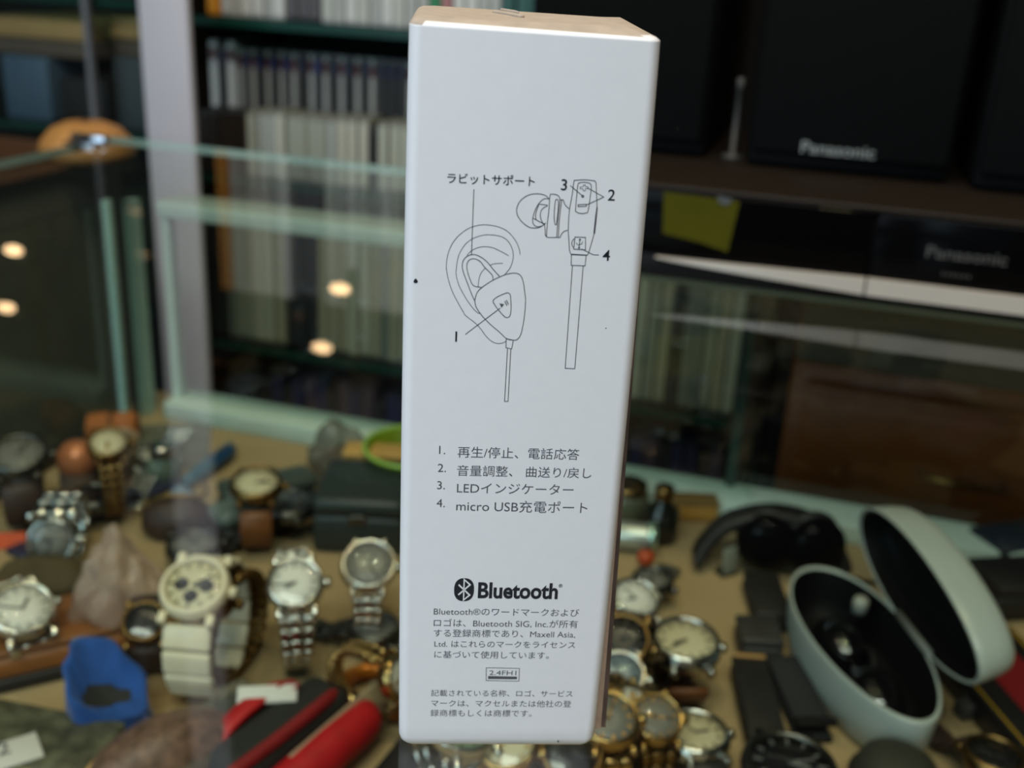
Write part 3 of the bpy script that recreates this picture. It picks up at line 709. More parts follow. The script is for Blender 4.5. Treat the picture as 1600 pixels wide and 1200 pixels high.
# black cabinet added for the dark behind the speakers, right of the game cases
bc = thing('black_cabinet', 'plain black cabinet rising behind the speakers, right of the game cases', 'cabinet', (.335, 1.2, ZF))
MB().box((0, .17, (1.2 - ZF) / 2), (.72, .32, 1.2 - ZF), bevel=.003).build('carcass', M_blkm, bc)
MB().box((0, .006, (1.2 - ZF) / 2), (.70, .016, 1.15 - ZF), bevel=.003).build('door', M_blkm, bc)
MB().tube([(-.30, -.006, .80), (-.30, -.02, .81), (-.30, -.02, .94), (-.30, -.006, .95)], .004, 8).build('handle', M_blkm, bc)

# wooden drawers standing just behind the display case
M_wood = mat('orange_wood', rgb(158, 76, 2), .42, var=.22, scale=7)
dw = thing('drawer_chest', 'orange brown wooden drawer chest behind the display case, seen through its glass', 'drawer chest', (.27, .84, ZF))
dt = -.128
MB().box((0, .16, (dt - ZF) / 2), (.556, .30, dt - ZF), bevel=.003).build('carcass', M_wood, dw)
for k in range(4):
    z1_ = dt - ZF - .012 - k * .2; d_ = MB().box((0, .004, z1_ - .095), (.53, .016, .188), bevel=.002).build('drawer', M_wood, dw)
    for x in (-.14, .14): MB().tube([(x - .03, -.004, z1_ - .06), (x - .028, -.016, z1_ - .06), (x + .028, -.016, z1_ - .06), (x + .03, -.004, z1_ - .06)], .003, 8).build('handle', mat('brass', rgb(190, 140, 70), .3, .9), d_)
ct = thing('carton', 'grey beige carton lying on the wooden drawer chest', 'carton', (.27, .842, dt + .0005))  # added block; its grey beige stands for reflections and wall seen there
MB().box((0, .10, .05), (.552, .19, .10), bevel=.002).build('body', mat('beige_card', rgb(112, 98, 80), .8, var=.08, scale=20), ct)
MB().box((0, .10, .1004), (.55, .05, .0006)).build('tape', mat('packing_tape', rgb(130, 110, 80), .3), ct)

# glass cabinet left of the post
M_cab = mat('cabinet_frame', rgb(118, 120, 124), .5, .2)
gc = thing('glass_cabinet', 'tall glass fronted cabinet of boxes left of the white post', 'cabinet', (-1.22, 1.25, ZF))
gx = 1.22
for x in (-1.74, -.833): MB().box((x + gx, .16, (1.1 - ZF) / 2), (.016, .32, 1.1 - ZF)).build('side_board', M_shelfw, gc)
MB().box((-1.285 + gx, .318, (1.1 - ZF) / 2), (.91, .008, 1.1 - ZF)).build('back_board', mat('black_board', rgb(20, 20, 22), .8), gc)
for z in (.085, -.085, -.33, -.60): pane(MB(), (-1.286 + gx, .165, z - .004 - ZF), (.886, .29, .008), 2).build('glass_shelf', [M_green, M_greenE], gc)
for a_, b_, y in ((-1.73, -.955, .004), (-.962, -.845, .014)):
    g_ = pane(MB(), ((a_ + b_) / 2 + gx, y, (1.1 - ZF) / 2), (b_ - a_, .005, 1.08 - ZF), 1).build('glass_door', [GP, GE], gc)
    MB().box(((b_ if a_ < -1.5 else a_) + gx, y, (1.1 - ZF) / 2), (.008, .009, 1.08 - ZF)).build('door_edge', M_cab, g_)
def carton(name, label, cat, x, y, z, d, m, stripe=None, group=None):
    t = thing(name, label, cat, (x, y, z + .0005), 0, group)
    MB().box((0, d[1] / 2, d[2] / 2), d, bevel=.0015).build('body', m, t)
    MB().box((0, d[1] / 2, d[2] + .0002), (d[0] * .98, .03, .0006)).build('tape', mat('packing_tape', rgb(130, 110, 80), .3), t)
    if stripe: MB().box((0, -.0004, d[2] * .5), (d[0] * .7, .0008, d[2] * .4)).build('front_label', stripe, t)
    return t
M_kraft = mat('kraft_card', rgb(178, 142, 92), .8, var=.12, scale=18)
M_kraft2 = mat('dull_card', rgb(96, 82, 70), .8, var=.12, scale=18)
M_steelb = mat('steel_blue_card', rgb(70, 92, 112), .6, var=.08, scale=14)
M_slate = mat('slate_card', rgb(66, 74, 80), .6, var=.08, scale=14)
zz = -.085
carton('storage_box', 'dull blue box on the left of the cabinet shelf, below the brown boxes', 'box', -1.10, 1.30, zz, (.075, .2, .085), M_steelb)
carton('storage_box', 'dark grey box between the blue box and the cabinet door edge', 'box', -1.015, 1.31, zz, (.075, .2, .060), mat('black_card', rgb(26, 24, 24), .7))
carton('storage_box', 'slate grey box right of the cabinet door edge', 'box', -.902, 1.30, zz, (.105, .2, .095), M_slate)
carton('storage_box', 'flat dull brown box lying on the slate grey box', 'box', -.902, 1.31, zz + .0955, (.11, .18, .022), M_kraft2)
carton('storage_box', 'flat dull brown box lying on the dark grey and blue boxes', 'box', -1.075, 1.31, zz + .0865, (.16, .18, .022), M_kraft2)
carton('storage_box', 'brown cardboard box at the left, on top of the flat boxes', 'box', -1.075, 1.305, zz + .110, (.16, .18, .026), M_kraft)
carton('storage_box', 'brown cardboard box with a pale blue label beside the white post', 'box', -.902, 1.305, zz + .119, (.11, .18, .026), M_kraft)
tag(MB().box((0, 0, .011), (.026, .0012, .022)).build('price_card', mat('pale_blue_card', rgb(150, 186, 200), .5), loc=(-.872, 1.300, zz + .126)), 'pale blue card propped before the brown box beside the white post', 'card')  # plain pale blue rectangle in front of the box
tag(MB().box((0, 0, .014), (.018, .0012, .028)).build('price_card', mat('pale_blue_card', rgb(150, 186, 200), .5), loc=(-.862, 1.294, zz + .0006)), 'small pale blue card standing before the slate grey box', 'card')
for k in range(7):
    carton('storage_box', ('dark green box on the lower cabinet shelf', 'black box on the lower cabinet shelf', 'dull brown box on the lower cabinet shelf')[k % 3], 'box', -1.64 + k * .118, 1.30, -.33, (.11, .2, (.15, .19, .17)[k % 3]),
           (mat('dark_green_card', rgb(32, 42, 34), .7), mat('black_card', rgb(26, 24, 24), .7), mat('umber_card', rgb(66, 50, 34), .8))[k % 3], group='boxes on the lower cabinet shelf')

# low cabinet at the left end of the counter, with a tan dome and a plastic bag on it
sc = thing('side_counter', 'dark wooden counter end left of the glass top', 'counter', (-.892, .69, ZF))
MB().box((0, 0, (-.034 - ZF) / 2), (.47, .40, -.034 - ZF), bevel=.003).build('body', mat('dark_counter_wood', rgb(88, 92, 80), .5, var=.2, scale=9), sc)
MB().box((0, 0, -.032 - ZF), (.49, .42, .006), bevel=.002).build('top_board', mat('dark_counter_top', rgb(74, 50, 30), .45, var=.2, scale=9), sc)
tn = thing('tan_cushion', 'rounded tan cushion on the counter end beside the chrome clip', 'cushion', (-.656, .846, -.029))
MB().lathe([(0, .033), (.018, .032), (.030, .027), (.040, .016), (.043, .008), (.04, 0), (0, 0)], 36).build('cushion_body', mat('tan_leather', rgb(176, 128, 70), .5, var=.15, scale=30), tn)
MB().lathe([(0, .0345), (.004, .034), (.005, .0325), (0, .032)], 16).build('button', mat('brown_leather', rgb(96, 66, 40), .5), tn)
bg_ = thing('plastic_bag', 'pale crumpled plastic bag on the counter end at the left picture edge', 'bag', (-.735, .735, -.029))
MB().blob((0, 0, 0), (.090, .09, .072), .22, 1.6, 3, pinch=.2).build('bag_body', clear('milky_plastic', (.9, .9, .9), cloud=.55, ccol=rgb(180, 174, 168)), bg_)
MB().blob((-.01, 0, .0), (.06, .06, .060), .12, 1.2, 5).build('content', mat('beige_cloth', rgb(170, 146, 124), .8, var=.08), bg_)
# ------------------------------------------------------------------ what lies in the case
M_steel = mat('steel', rgb(196, 196, 190), .13, 1.0)
M_steeld = mat('dark_steel', rgb(96, 96, 92), .3, 1.0)
M_gold = mat('gold', rgb(176, 146, 92), .15, 1.0)
M_brass = mat('old_brass', rgb(128, 102, 62), .32, 1.0)
M_cream = mat('cream_ceramic', rgb(226, 214, 184), .3, var=.03, scale=60)
M_creamd = mat('cream_dial', rgb(206, 196, 160), .45)
M_whited = mat('white_dial', rgb(220, 218, 206), .4)
M_greyd = mat('grey_dial', rgb(120, 118, 110), .35)
M_blackd = mat('black_dial', rgb(20, 20, 22), .25)
M_leab = mat('black_leather', rgb(26, 24, 23), .55, var=.15, scale=200, bump=.1)
M_leabr = mat('brown_leather_strap', rgb(112, 66, 30), .5, var=.15, scale=150, bump=.1)
M_leadk = mat('dark_brown_leather', rgb(58, 42, 34), .55, var=.18, scale=120, bump=.1)
M_hand = mat('hand_black', rgb(28, 28, 28), .4)
M_handg = mat('hand_gold', rgb(170, 130, 60), .3, .8)
CRY = clear('crystal', (.97, .97, .97), ior=1.5)

def ell(a, b, t0, t1, n):
    return [(math.sin(t0 + (t1 - t0) * k / n), math.cos(t0 + (t1 - t0) * k / n)) for k in range(n + 1)]

def watch(label, px, py, Dm, yaw=0.0, pose='loop', th=27, strap='links', sw=None, m_case=None, m_dial=None, m_strap=None, m_hand=None,
          loop=(.033, .033), thick=.009, cat='watch', group=None, squash=1.0, subdials=0, lift=0.0, bezel=None, flat=(.075, .06), tiltx=0.0, z=TZ, name='wristwatch'):
    m_case = m_case or M_steel; m_dial = m_dial or M_whited; m_strap = m_strap or m_case; m_hand = m_hand or M_hand
    R = Dm / 2; sw = sw or Dm * .58
    p = T(px, py, z)
    root = thing(name, label, cat, (p.x, p.y, z + .0003), VIEW_YAW + D(yaw), group)
    st_ = .0042 if strap == 'links' else .0032
    if pose == 'loop':
        a, b_ = loop; cz = b_ + st_ / 2 + .0003
        tt = D(th)
        # dial seat on the ellipse, facing -y and up
        s_, c_ = math.sin(tt), math.cos(tt)
        pt = Vector((0, -a * s_, cz + b_ * c_)); nrm = Vector((0, -s_ / a, c_ / b_)).normalized()
        ang = math.atan2(-nrm.y, nrm.z)
        W = Matrix.Translation(pt) @ RX(ang)
        gap = math.asin(min(.95, (R * .93) / ((a + b_) / 2) ))
        t0, t1 = tt + gap, tt + 2 * PI - gap
        def P(t): return Vector((0, -a * math.sin(t), cz + b_ * math.cos(t)))
        segs = [(t0, t1)]
        fn = P
        total = (t1 - t0) * (a + b_) / 2
        ranges = [[P(t0 + (t1 - t0) * k / 160) for k in range(161)]]
        W = W @ TR(0, 0, -thick * .35)
    else:
        hz = thick * .3 + lift
        W = TR(0, 0, hz) @ RX(D(tiltx))
        if tiltx: W = TR(0, 0, math.sin(abs(D(tiltx))) * R) @ W
        lx = W @ Vector((0, R * .95, thick * .3)); ly = W @ Vector((0, -R * .95, thick * .3))
        f_, b_ = flat
        ranges = []
        g = st_ / 2 + .0004
        if b_ > 0:
            e = Vector((0, R + b_, g)); q = bez([lx, Vector((0, R + b_ * .18, max(g, lx.z * .8))), Vector((0, R + b_ * .45, g)), Vector((0, R + b_ * .7, g)), e], 10); ranges.append([Vector((v.x, v.y, max(g, v.z))) for v in q])
        if f_ > 0:
            e = Vector((0, -R - f_, g)); q = bez([ly, Vector((0, -R - f_ * .18, max(g, ly.z * .8))), Vector((0, -R - f_ * .45, g)), Vector((0, -R - f_ * .7, g)), e], 10); ranges.append([Vector((v.x, v.y, max(g, v.z))) for v in q])
    # band
    bnd = MB()
    for pts in ranges:
        Ls = [0]
        for u, v in zip(pts[:-1], pts[1:]): Ls.append(Ls[-1] + (v - u).length)
        tot = Ls[-1]
        def at(s):
            for i in range(len(Ls) - 1):
                if s <= Ls[i + 1]:
                    f = (s - Ls[i]) / max(1e-9, Ls[i + 1] - Ls[i]); return pts[i].lerp(pts[i + 1], f)
            return pts[-1]
        if strap == 'links':
            ll = sw * .36; n = max(3, int(tot / ll)); ll = tot / n
            for i in range(n):
                c0 = at((i + .5) * ll); q0 = at(i * ll); q1 = at((i + 1) * ll); d_ = (q1 - q0).normalized()
                ax = Vector((1, 0, 0)); nn = ax.cross(d_)
                Mx = Matrix((( ax.x, d_.x, nn.x, c0.x), (ax.y, d_.y, nn.y, c0.y), (ax.z, d_.z, nn.z, c0.z), (0, 0, 0, 1)))
                u_ = min(1, min(i, n - 1 - i) / 4); wv = sw * (1.0 - .18 * u_)
                for x, fr in ((-.355, .27), (0, .40), (.355, .27)):
                    bnd.box((x * wv, 0, .0003 if x == 0 else 0), (wv * fr, ll * .90, st_), M=Mx, bevel=.0009, seg=2)
        elif strap == 'wide':
            ll = sw * .55; n = max(3, int(tot / ll)); ll = tot / n
            for i in range(n):
                c0 = at((i + .5) * ll); q0 = at(i * ll); q1 = at((i + 1) * ll); d_ = (q1 - q0).normalized()
                ax = Vector((1, 0, 0)); nn = ax.cross(d_)
                Mx = Matrix((( ax.x, d_.x, nn.x, c0.x), (ax.y, d_.y, nn.y, c0.y), (ax.z, d_.z, nn.z, c0.z), (0, 0, 0, 1)))
                bnd.box((0, 0, 0), (sw, ll * .93, st_ * 1.15), M=Mx, bevel=.0014, seg=3)
        else:
            n = 26; bnd.strip([at(tot * k / n) for k in range(n + 1)], [sw * (1 - .18 * min(k, n - k) / n * 2 * .7) for k in range(n + 1)], st_)
    bnd.build('bracelet' if strap != 'leather' else 'strap', m_strap, root)
    # case
    cs = MB(); t_ = thick
    cs.lathe([(0, 0), (R * .80, 0), (R * .93, t_ * .18), (R * 1.0, t_ * .45), (R * .98, t_ * .72), (R * .93, t_ * .85), (R * .84, t_ * .86), (R * .82, t_ * .74), (0, t_ * .74)], 44, W, sx=squash)
    for s_ in (-1, 1):
        for x in (-.5, .5): cs.box((x * sw * .98, s_ * R * .97, t_ * .42), (sw * .17, R * .34, t_ * .42), M=W, bevel=.0008)
    cs.build('case', m_case, root)
    MB().lathe([(R * .80, t_ * .86), (R * .82, t_ * .98), (R * .90, t_ * 1.0), (R * .96, t_ * .86), (R * .96, t_ * .80)], 44, W, sx=squash).build('bezel', bezel or m_case, root)
    dl = MB().lathe([(R * .82, t_ * .76), (R * .81, t_ * .80), (R * .3, t_ * .805), (0, t_ * .805)], 44, W, sx=squash).build('dial', m_dial, root)
    ix = MB()
    for k in range(12):
        a_ = k * PI / 6; L = R * (.14 if k % 3 else .2)
        ix.box((0, R * .66, 0), (R * .05, L, .0003), M=W @ TR(0, 0, t_ * .82) @ RZ(a_) @ Matrix.Diagonal((squash, 1, 1, 1)))
    ix.build('hour_marks', m_hand, dl)
    for L, a_, ww in ((.44, rng.uniform(0, 6), .085), (.62, rng.uniform(0, 6), .06)):
        MB().box((0, R * L * .42, 0), (R * ww, R * L, .0004), M=W @ TR(0, 0, t_ * .84) @ RZ(a_), bevel=.0001, seg=1).build('hand', m_hand, dl)
    for k in range(subdials):
        a_ = (PI, PI / 2 + .0, -PI / 2)[k]
        c0 = (R * .36 * math.sin(a_), R * .36 * math.cos(a_))
        MB().lathe([(R * .20, 0), (R * .20, .0004), (R * .14, .0004), (R * .13, .0002), (0, .0002)], 24, W @ TR(c0[0], c0[1], t_ * .81)).build('subdial', m_hand, dl)
    MB().lathe([(R * .80, t_ * .98), (R * .5, t_ * 1.06), (0, t_ * 1.09)], 40, W, sx=squash).build('crystal', CRY, root)
    MB().lathe([(0, 0), (.0023, 0), (.0026, .0006), (.0026, .0026), (.002, .0032), (0, .0032)], 18, W @ TR(R * .98 * squash, 0, t_ * .42) @ RY(PI / 2)).build('crown', m_case, root)
    return root

def place(name, label, cat, px, py, yaw=0.0, z=TZ, group=None):
    p = T(px, py, z)
    return thing(name, label, cat, (p.x, p.y, z + .0003), VIEW_YAW + D(yaw), group)

# ---- left half
watch('cream white ceramic chronograph with wide bracelet, standing upright in the left of the case', 332, 1068, .031, -4, 'loop', 26, 'wide', .0215, M_cream, M_creamd, M_cream, loop=(.029, .030), thick=.0095, subdials=3)
watch('steel bracelet watch standing right of the cream ceramic watch', 462, 1030, .0265, 14, 'loop', 36, 'links', .0165, M_steel, M_whited, M_steel, loop=(.027, .027))
watch('large round pale dial watch with sparkling bracelet, close to the white box on its left', 578, 985, .0285, 4, 'loop', 30, 'links', .0145, M_steel, M_greyd, M_steel, loop=(.022, .022))
watch('dark steel watch lying below the sparkling bracelet watch', 585, 1015, .027, 70, 'flat', strap='links', m_case=M_steeld, m_dial=M_greyd, flat=(.028, .03), lift=.003)
watch('gold watch with ring shaped bracelet lying beside the lower left of the white box', 572, 1118, .021, 62, 'loop', 62, 'links', .011, M_gold, M_whited, M_gold, loop=(.0175, .0165), m_hand=M_handg)
watch('brown and gold watch behind the right side of the cream ceramic watch', 362, 1052, .025, -16, 'loop', 30, 'links', .016, M_brass, M_greyd, mat('brown_gold', rgb(104, 76, 34), .35, .85), loop=(.026, .025), m_hand=M_handg)
watch('watch with black leather strap lying behind the steel bracelet watch', 452, 838, .034, -62, 'flat', strap='leather', sw=.022, m_case=M_steeld, m_dial=M_blackd, m_strap=M_leab, flat=(.05, .045), lift=.012)
watch('grey dial steel watch lying in front of the blue pen', 305, 880, .032, 30, 'flat', strap='links', m_case=M_steeld, m_dial=M_greyd, flat=(.03, .045), lift=.002)
watch('small steel watch with two rows of bright links behind the purple pouch', 105, 872, .026, 8, 'loop', 75, 'links', .022, M_steel, M_greyd, M_steel, loop=(.022, .017))
watch('dark steel watch with grey strap at the far left, above the orange label', 45, 812, .034, 20, 'loop', 20, 'leather', .02, M_steeld, M_greyd, M_leadk, loop=(.028, .022))
watch('dark watch with navy strap between the bright links and the copper mug', 150, 812, .030, -30, 'flat', strap='leather', m_case=M_steeld, m_dial=M_blackd, m_strap=mat('navy_strap', rgb(36, 40, 66), .5), flat=(.04, .045), lift=.006)
watch('gold bracelet watch standing before the copper topped bottle', 178, 805, .024, 25, 'loop', 22, 'links', .014, M_brass, M_creamd, M_brass, loop=(.021, .024), m_hand=M_handg)
watch('sparkling silver bracelet watch lying on the brown leather at the left edge', 30, 1020, .03, 40, 'loop', 40, 'links', .020, M_steel, M_whited, M_steel, loop=(.024, .016))
watch('dark brown watch half hidden between blue pouch and cream ceramic watch', 238, 1040, .021, 12, 'loop', 38, 'leather', .016, M_brass, M_blackd, M_leadk, loop=(.019, .016))
watch('pale green dial watch at the back, right of the brown purse', 405, 845, .030, 10, 'loop', 15, 'leather', .018, M_brass, M_creamd, M_leabr, loop=(.024, .018))
watch('plain steel watch with thin strap in the back row near the glass jar', 245, 735, .030, 0, 'flat', strap='links', m_case=M_steel, m_dial=M_whited, flat=(.045, .045), lift=.002)

# cases, boxes and pouches of the left half
M_darkbox = mat('dark_green_box', rgb(34, 44, 42), .45, var=.1, scale=40)
b = place('watch_box', 'dark green black watch box with closed lid, left of the white box', 'box', 558, 868, -2)
MB().box((0, .028, .012), (.052, .056, .024), bevel=.003).build('base', M_darkbox, b)
MB().box((0, .028, .0295), (.053, .057, .011), bevel=.004).build('lid', M_darkbox, b)
MB().box((0, -.0008, .023), (.010, .002, .006), bevel=.0006).build('clasp', M_steeld, b)
b = place('tan_box', 'long tan box behind the dark green watch box', 'box', 592, 792, -2)
MB().box((0, .012, .0155), (.046, .018, .030), bevel=.0015).build('tray', mat('tan_card', rgb(176, 132, 62), .6, var=.08, scale=30), b)
MB().box((0, .012, .0325), (.047, .019, .004), bevel=.001).build('lid', mat('tan_card2', rgb(190, 148, 80), .6, var=.08, scale=30), b)
b = place('green_cup', 'lime green plastic cup behind the white box, left edge showing', 'cup', 646, 785, 0)
MB().lathe([(0, 0), (.024, 0), (.0255, .002), (.030, .036), (.0315, .037), (.0315, .039), (.0285, .038), (.024, .003), (0, .003)], 40).build('bowl', mat('lime_plastic', rgb(104, 124, 10), .4), b)
MB().tube([(.0312 * math.cos(2 * PI * k / 40), .0312 * math.sin(2 * PI * k / 40), .039) for k in range(40)], .0014, 8, closed=True).build('rim', mat('pale_lime', rgb(150, 186, 80), .35), b)
b = place('wrapped_parcel', 'crumpled grey plastic parcel beside the lime green cup', 'parcel', 528, 745, 0)
MB().blob((0, 0, 0), (.038, .038, .036), .35, 1.8, 11).build('film', clear('grey_film', (.7, .72, .7), cloud=.5, ccol=rgb(120, 118, 108), rough=.15), b)
MB().blob((0, 0, 0), (.026, .024, .022), .15, 1.4, 12).build('content', mat('pinkish_paper', rgb(168, 134, 108), .7), b)
b = place('glasses_case', 'black hinged glasses case lying across the cream deck near the dark box', 'glasses case', 392, 838, 42)
MB().box((0, 0, .007), (.045, .022, .014), bevel=.005, seg=3).build('lower_shell', M_leab, b)
MB().box((0, .0005, .019), (.045, .022, .010), bevel=.0045, seg=3).build('upper_shell', mat('grey_green_lid', rgb(92, 104, 98), .35), b)
b = place('glasses_case', 'grey green glasses case lying behind the black hinged one', 'glasses case', 420, 800, 30)
MB().box((0, 0, .007), (.060, .024, .014), bevel=.005, seg=3).build('lower_shell', mat('grey_case', rgb(70, 78, 74), .4), b)
MB().box((0, .0005, .0185), (.058, .0235, .009), bevel=.004, seg=3).build('upper_shell', mat('slate_green', rgb(60, 70, 66), .4), b)
pv_ = T(366, 712) - T(284, 772)
b = place('fountain_pen', 'dark blue pen lying on the cream deck below the back rail', 'pen', 325, 742, math.degrees(math.atan2(pv_.y, pv_.x) - VIEW_YAW))
MB().lathe([(0, -.026), (.002, -.026), (.0045, -.022), (.0050, .0), (.0050, .002)], 20, TR(0, 0, .0055) @ RY(PI / 2)).build('barrel', mat('pen_teal', rgb(46, 96, 118), .3), b)
MB().lathe([(.0052, .002), (.0056, .003), (.0056, .024), (.004, .030), (0, .030)], 20, TR(0, 0, .0058) @ RY(PI / 2)).build('cap', mat('pen_blue', rgb(26, 66, 104), .3), b)
MB().box((.018, 0, .0118), (.022, .002, .0014), bevel=.0004).build('clip', M_steel, b)
b = place('trinket', 'small light blue trinket at the near end of the dark blue pen', 'trinket', 284, 782, 15)
MB().blob((0, 0, 0), (.015, .010, .010), .12, 1.5, 4).build('stone', mat('light_blue_stone', rgb(112, 136, 158), .25), b)
MB().tube([(.0055 * math.cos(2 * PI * k / 20) + .010, 0, .006 + .0045 * math.sin(2 * PI * k / 20)) for k in range(20)], .0009, 8, closed=True).build('ring', M_brass, b)
b = place('coin_purse', 'rounded dark brown coin purse left of the black glasses case', 'purse', 278, 832, 8)
MB().blob((0, .0, 0), (.040, .030, .024), .08, 1.3, 21).build('pouch', M_leadk, b)
MB().tube(bez([(-.015, 0, .018), (-.008, 0, .0235), (.008, 0, .0235), (.015, 0, .018)], 6), .0013, 8).build('frame', M_brass, b)
b = place('clear_sheet', 'stack of clear plastic sleeves on the deck behind the back row of watches', 'plastic sleeve', 255, 700, 12)
MB().sheet(.062, .07, 18, 18, .004, 45, 2).build('film', clear('dull_film', (.72, .74, .70), cloud=.45, ccol=rgb(128, 128, 112)), b)
b = place('glass_jar', 'small pale glass jar standing between clear sleeves and steel watch', 'jar', 258, 752, 0)
MB().lathe([(0, 0), (.010, 0), (.011, .001), (.011, .014), (.008, .017), (.008, .020), (.0068, .020), (.0068, .017), (.0098, .014), (.0098, .002), (0, .002)], 28).build('jar_body', clear('jar_glass', (.75, .82, .76), cloud=.25, ccol=rgb(150, 170, 156)), b)
MB().lathe([(.0086, .0195), (.0086, .025), (.008, .026), (0, .026)], 24).build('lid', M_steel, b)
# back left corner
b = place('cloth_roll', 'rolled orange brown cloth in the back left corner of the case', 'cloth', 178, 692, 10)
MB().lathe([(0, -.017), (.0095, -.016), (.011, -.008), (.0105, .004), (.011, .013), (.0095, .017), (.006, .0165), (.005, .015), (0, .015)], 24, TR(0, 0, .0112) @ RY(PI / 2)).build('roll', mat('orange_cloth', rgb(164, 94, 40), .8, var=.15, scale=60), b)
MB().tube([(0, .0116 * math.cos(2 * PI * k / 24), .0112 + .0112 * math.sin(2 * PI * k / 24)) for k in range(24)], .0008, 8, closed=True).build('cord', M_leadk, b)
b = place('beaker', 'dull beige metal beaker in front of the orange brown cloth roll', 'beaker', 184, 745, 0)
MB().lathe([(0, 0), (.011, 0), (.012, .001), (.0138, .026), (.0145, .027), (.0135, .0275), (.0125, .026), (.0108, .003), (0, .003)], 30).build('cup', mat('beige_metal', rgb(160, 134, 100), .4, .5), b)
MB().tube([(.0142 * math.cos(2 * PI * k / 30), .0142 * math.sin(2 * PI * k / 30), .0272) for k in range(30)], .0009, 8, closed=True).build('rim', mat('pale_rim', rgb(190, 160, 124), .4, .4), b)
b = place('copper_bottle', 'round topped copper pink bottle at the left, in front of the beige beaker', 'bottle', 128, 785, 0)
MB().lathe([(0, 0), (.0105, 0), (.0115, .001), (.0115, .020), (.0105, .024)], 28).build('bottle_body', mat('grey_bottle', rgb(120, 98, 84), .35), b)
MB().lathe([(.0112, .0235), (.0122, .027), (.0115, .034), (.007, .0395), (0, .041)], 28).build('cap', mat('copper_cap', rgb(196, 124, 84), .35, .3), b)
b = place('key_ring', 'gold ring with a bright stone beside the copper pink bottle', 'ring', 110, 780, 20)
MB().tube([(.008 * math.cos(2 * PI * k / 28), .008 * math.sin(2 * PI * k / 28), .0016) for k in range(28)], .0015, 8, closed=True).build('hoop', M_gold, b)
MB().lathe([(0, 0), (.0028, .002), (.0032, .004), (.002, .0055), (0, .0055)], 10, TR(.004, -.006, .001)).build('stone', M_steel, b)
b = place('leather_strip', 'pale beige leather strip lying along the left side channel', 'strap', 55, 790, 28)
MB().strip([(x, 0, .0022 + .002 * math.sin(x * 90)) for x in [-.03 + .06 * k / 20 for k in range(21)]], .012, .003, side=Vector((0, 1, 0))).build('band', mat('pale_leather', rgb(150, 130, 90), .6, var=.1), b)
for x in (-.012, 0, .012): MB().lathe([(.0012, 0), (.0018, 0), (.0018, .0006), (.0012, .0006)], 12, TR(x, 0, .0048 + .002 * math.sin(x * 90))).build('eyelet', M_brass, b)
b = place('price_label', 'orange red paper label at the left picture edge', 'label', 8, 858, 10)
MB().box((0, 0, .0045), (.022, .002, .009), M=RX(-.5)).build('card', mat('orange_paper', rgb(206, 76, 20), .6), b)
MB().tube([(-.008, 0, .008), (-.006, .006, .006), (-.002, .012, .001)], .0004, 6).build('string', M_hand, b)
b = place('velvet_pouch', 'soft purple and olive pouch at the left, above the brown leather', 'pouch', 70, 935, 4)
MB().blob((0, 0, 0), (.052, .032, .024), .14, 1.6, 31).build('pouch_body', mat('olive_cloth', rgb(74, 62, 34), .8, var=.2, scale=60), b)
MB().tube(bez([(-.026, -.008, .004), (-.012, -.015, .005), (.006, -.014, .006), (.020, -.004, .010), (.024, .008, .012)], 6), [.0035] * 25, 10).build('drawstring', mat('purple_cord', rgb(56, 46, 92), .7), b)
b = place('brown_wallet', 'long brown leather wallet lying at the left, beside the blue pouch', 'wallet', 75, 1045, 28)
MB().box((0, .012, .008), (.085, .042, .016), bevel=.005, seg=3).build('body', mat('tan_brown_leather', rgb(140, 86, 40), .5, var=.2, scale=60), b)
MB().box((0, .012, .0175), (.080, .040, .003), bevel=.0012).build('flap', mat('tan_brown_leather2', rgb(126, 78, 38), .45, var=.2, scale=60), b)
MB().box((0, -.0095, .0035), (.086, .006, .006), bevel=.001).build('edge_trim', M_leab, b)
# crumpled clear bag
b = place('clear_bag', 'crumpled clear plastic bag glowing pinkish, left of the cream ceramic watch', 'bag', 192, 1010, 8)
MB().blob((0, .006, 0), (.046, .036, .062), .30, 1.5, 43, n=5, pinch=.3).build('bag_film', clear('pink_film', (.93, .9, .88), ior=1.5, rough=.12, cloud=.42, ccol=rgb(206, 178, 160)), b)  # pink reflection put into the film's cloud colour
MB().tube(bez([(-.006, .004, .036), (0, .003, .040), (.006, .005, .037)], 6), .0012, 8).build('tie', mat('pale_tie', rgb(190, 170, 150), .5), b)
# blue velvet pouch
b = place('blue_pouch', 'bright blue velvet pouch with an open folded mouth, on the cream deck', 'pouch', 150, 1160, -4)
bl = MB(); t = bmesh.new(); NS, NR = 40, 16; rings = []
for j in range(NR):
    f = j / (NR - 1); row = []
    for i in range(NS):
        a_ = 2 * PI * i / NS
        r_ = .0172 * (1.0 - .10 * f) * (1 + .13 * math.sin(3 * a_ + 1) + .08 * math.sin(7 * a_ + 3 * f) * (.4 + .6 * f))
        hgt = .028 + +.009 * math.cos(a_ - 2.2) - .010 * max(0, math.cos(a_ + .35)) 
        row.append(t.verts.new((r_ * math.cos(a_) * (1.05 if f < .7 else 1.05 + .25 * (f - .7)), r_ * .85 * math.sin(a_) + .012, hgt * f)))
    rings.append(row)
for a_, b__ in zip(rings[:-1], rings[1:]):
    for i in range(NS): t.faces.new([a_[i], a_[(i + 1) % NS], b__[(i + 1) % NS], b__[i]])
inner = [t.verts.new(((v.co.x) * .84, (v.co.y - .012) * .84 + .012, v.co.z - .001)) for v in rings[-1]]
low = [t.verts.new(((v.co.x) * .62, (v.co.y - .012) * .62 + .012, .015)) for v in rings[-1]]
for i in range(NS):
    t.faces.new([rings[-1][i], rings[-1][(i + 1) % NS], inner[(i + 1) % NS], inner[i]])
    t.faces.new([inner[i], inner[(i + 1) % NS], low[(i + 1) % NS], low[i]])
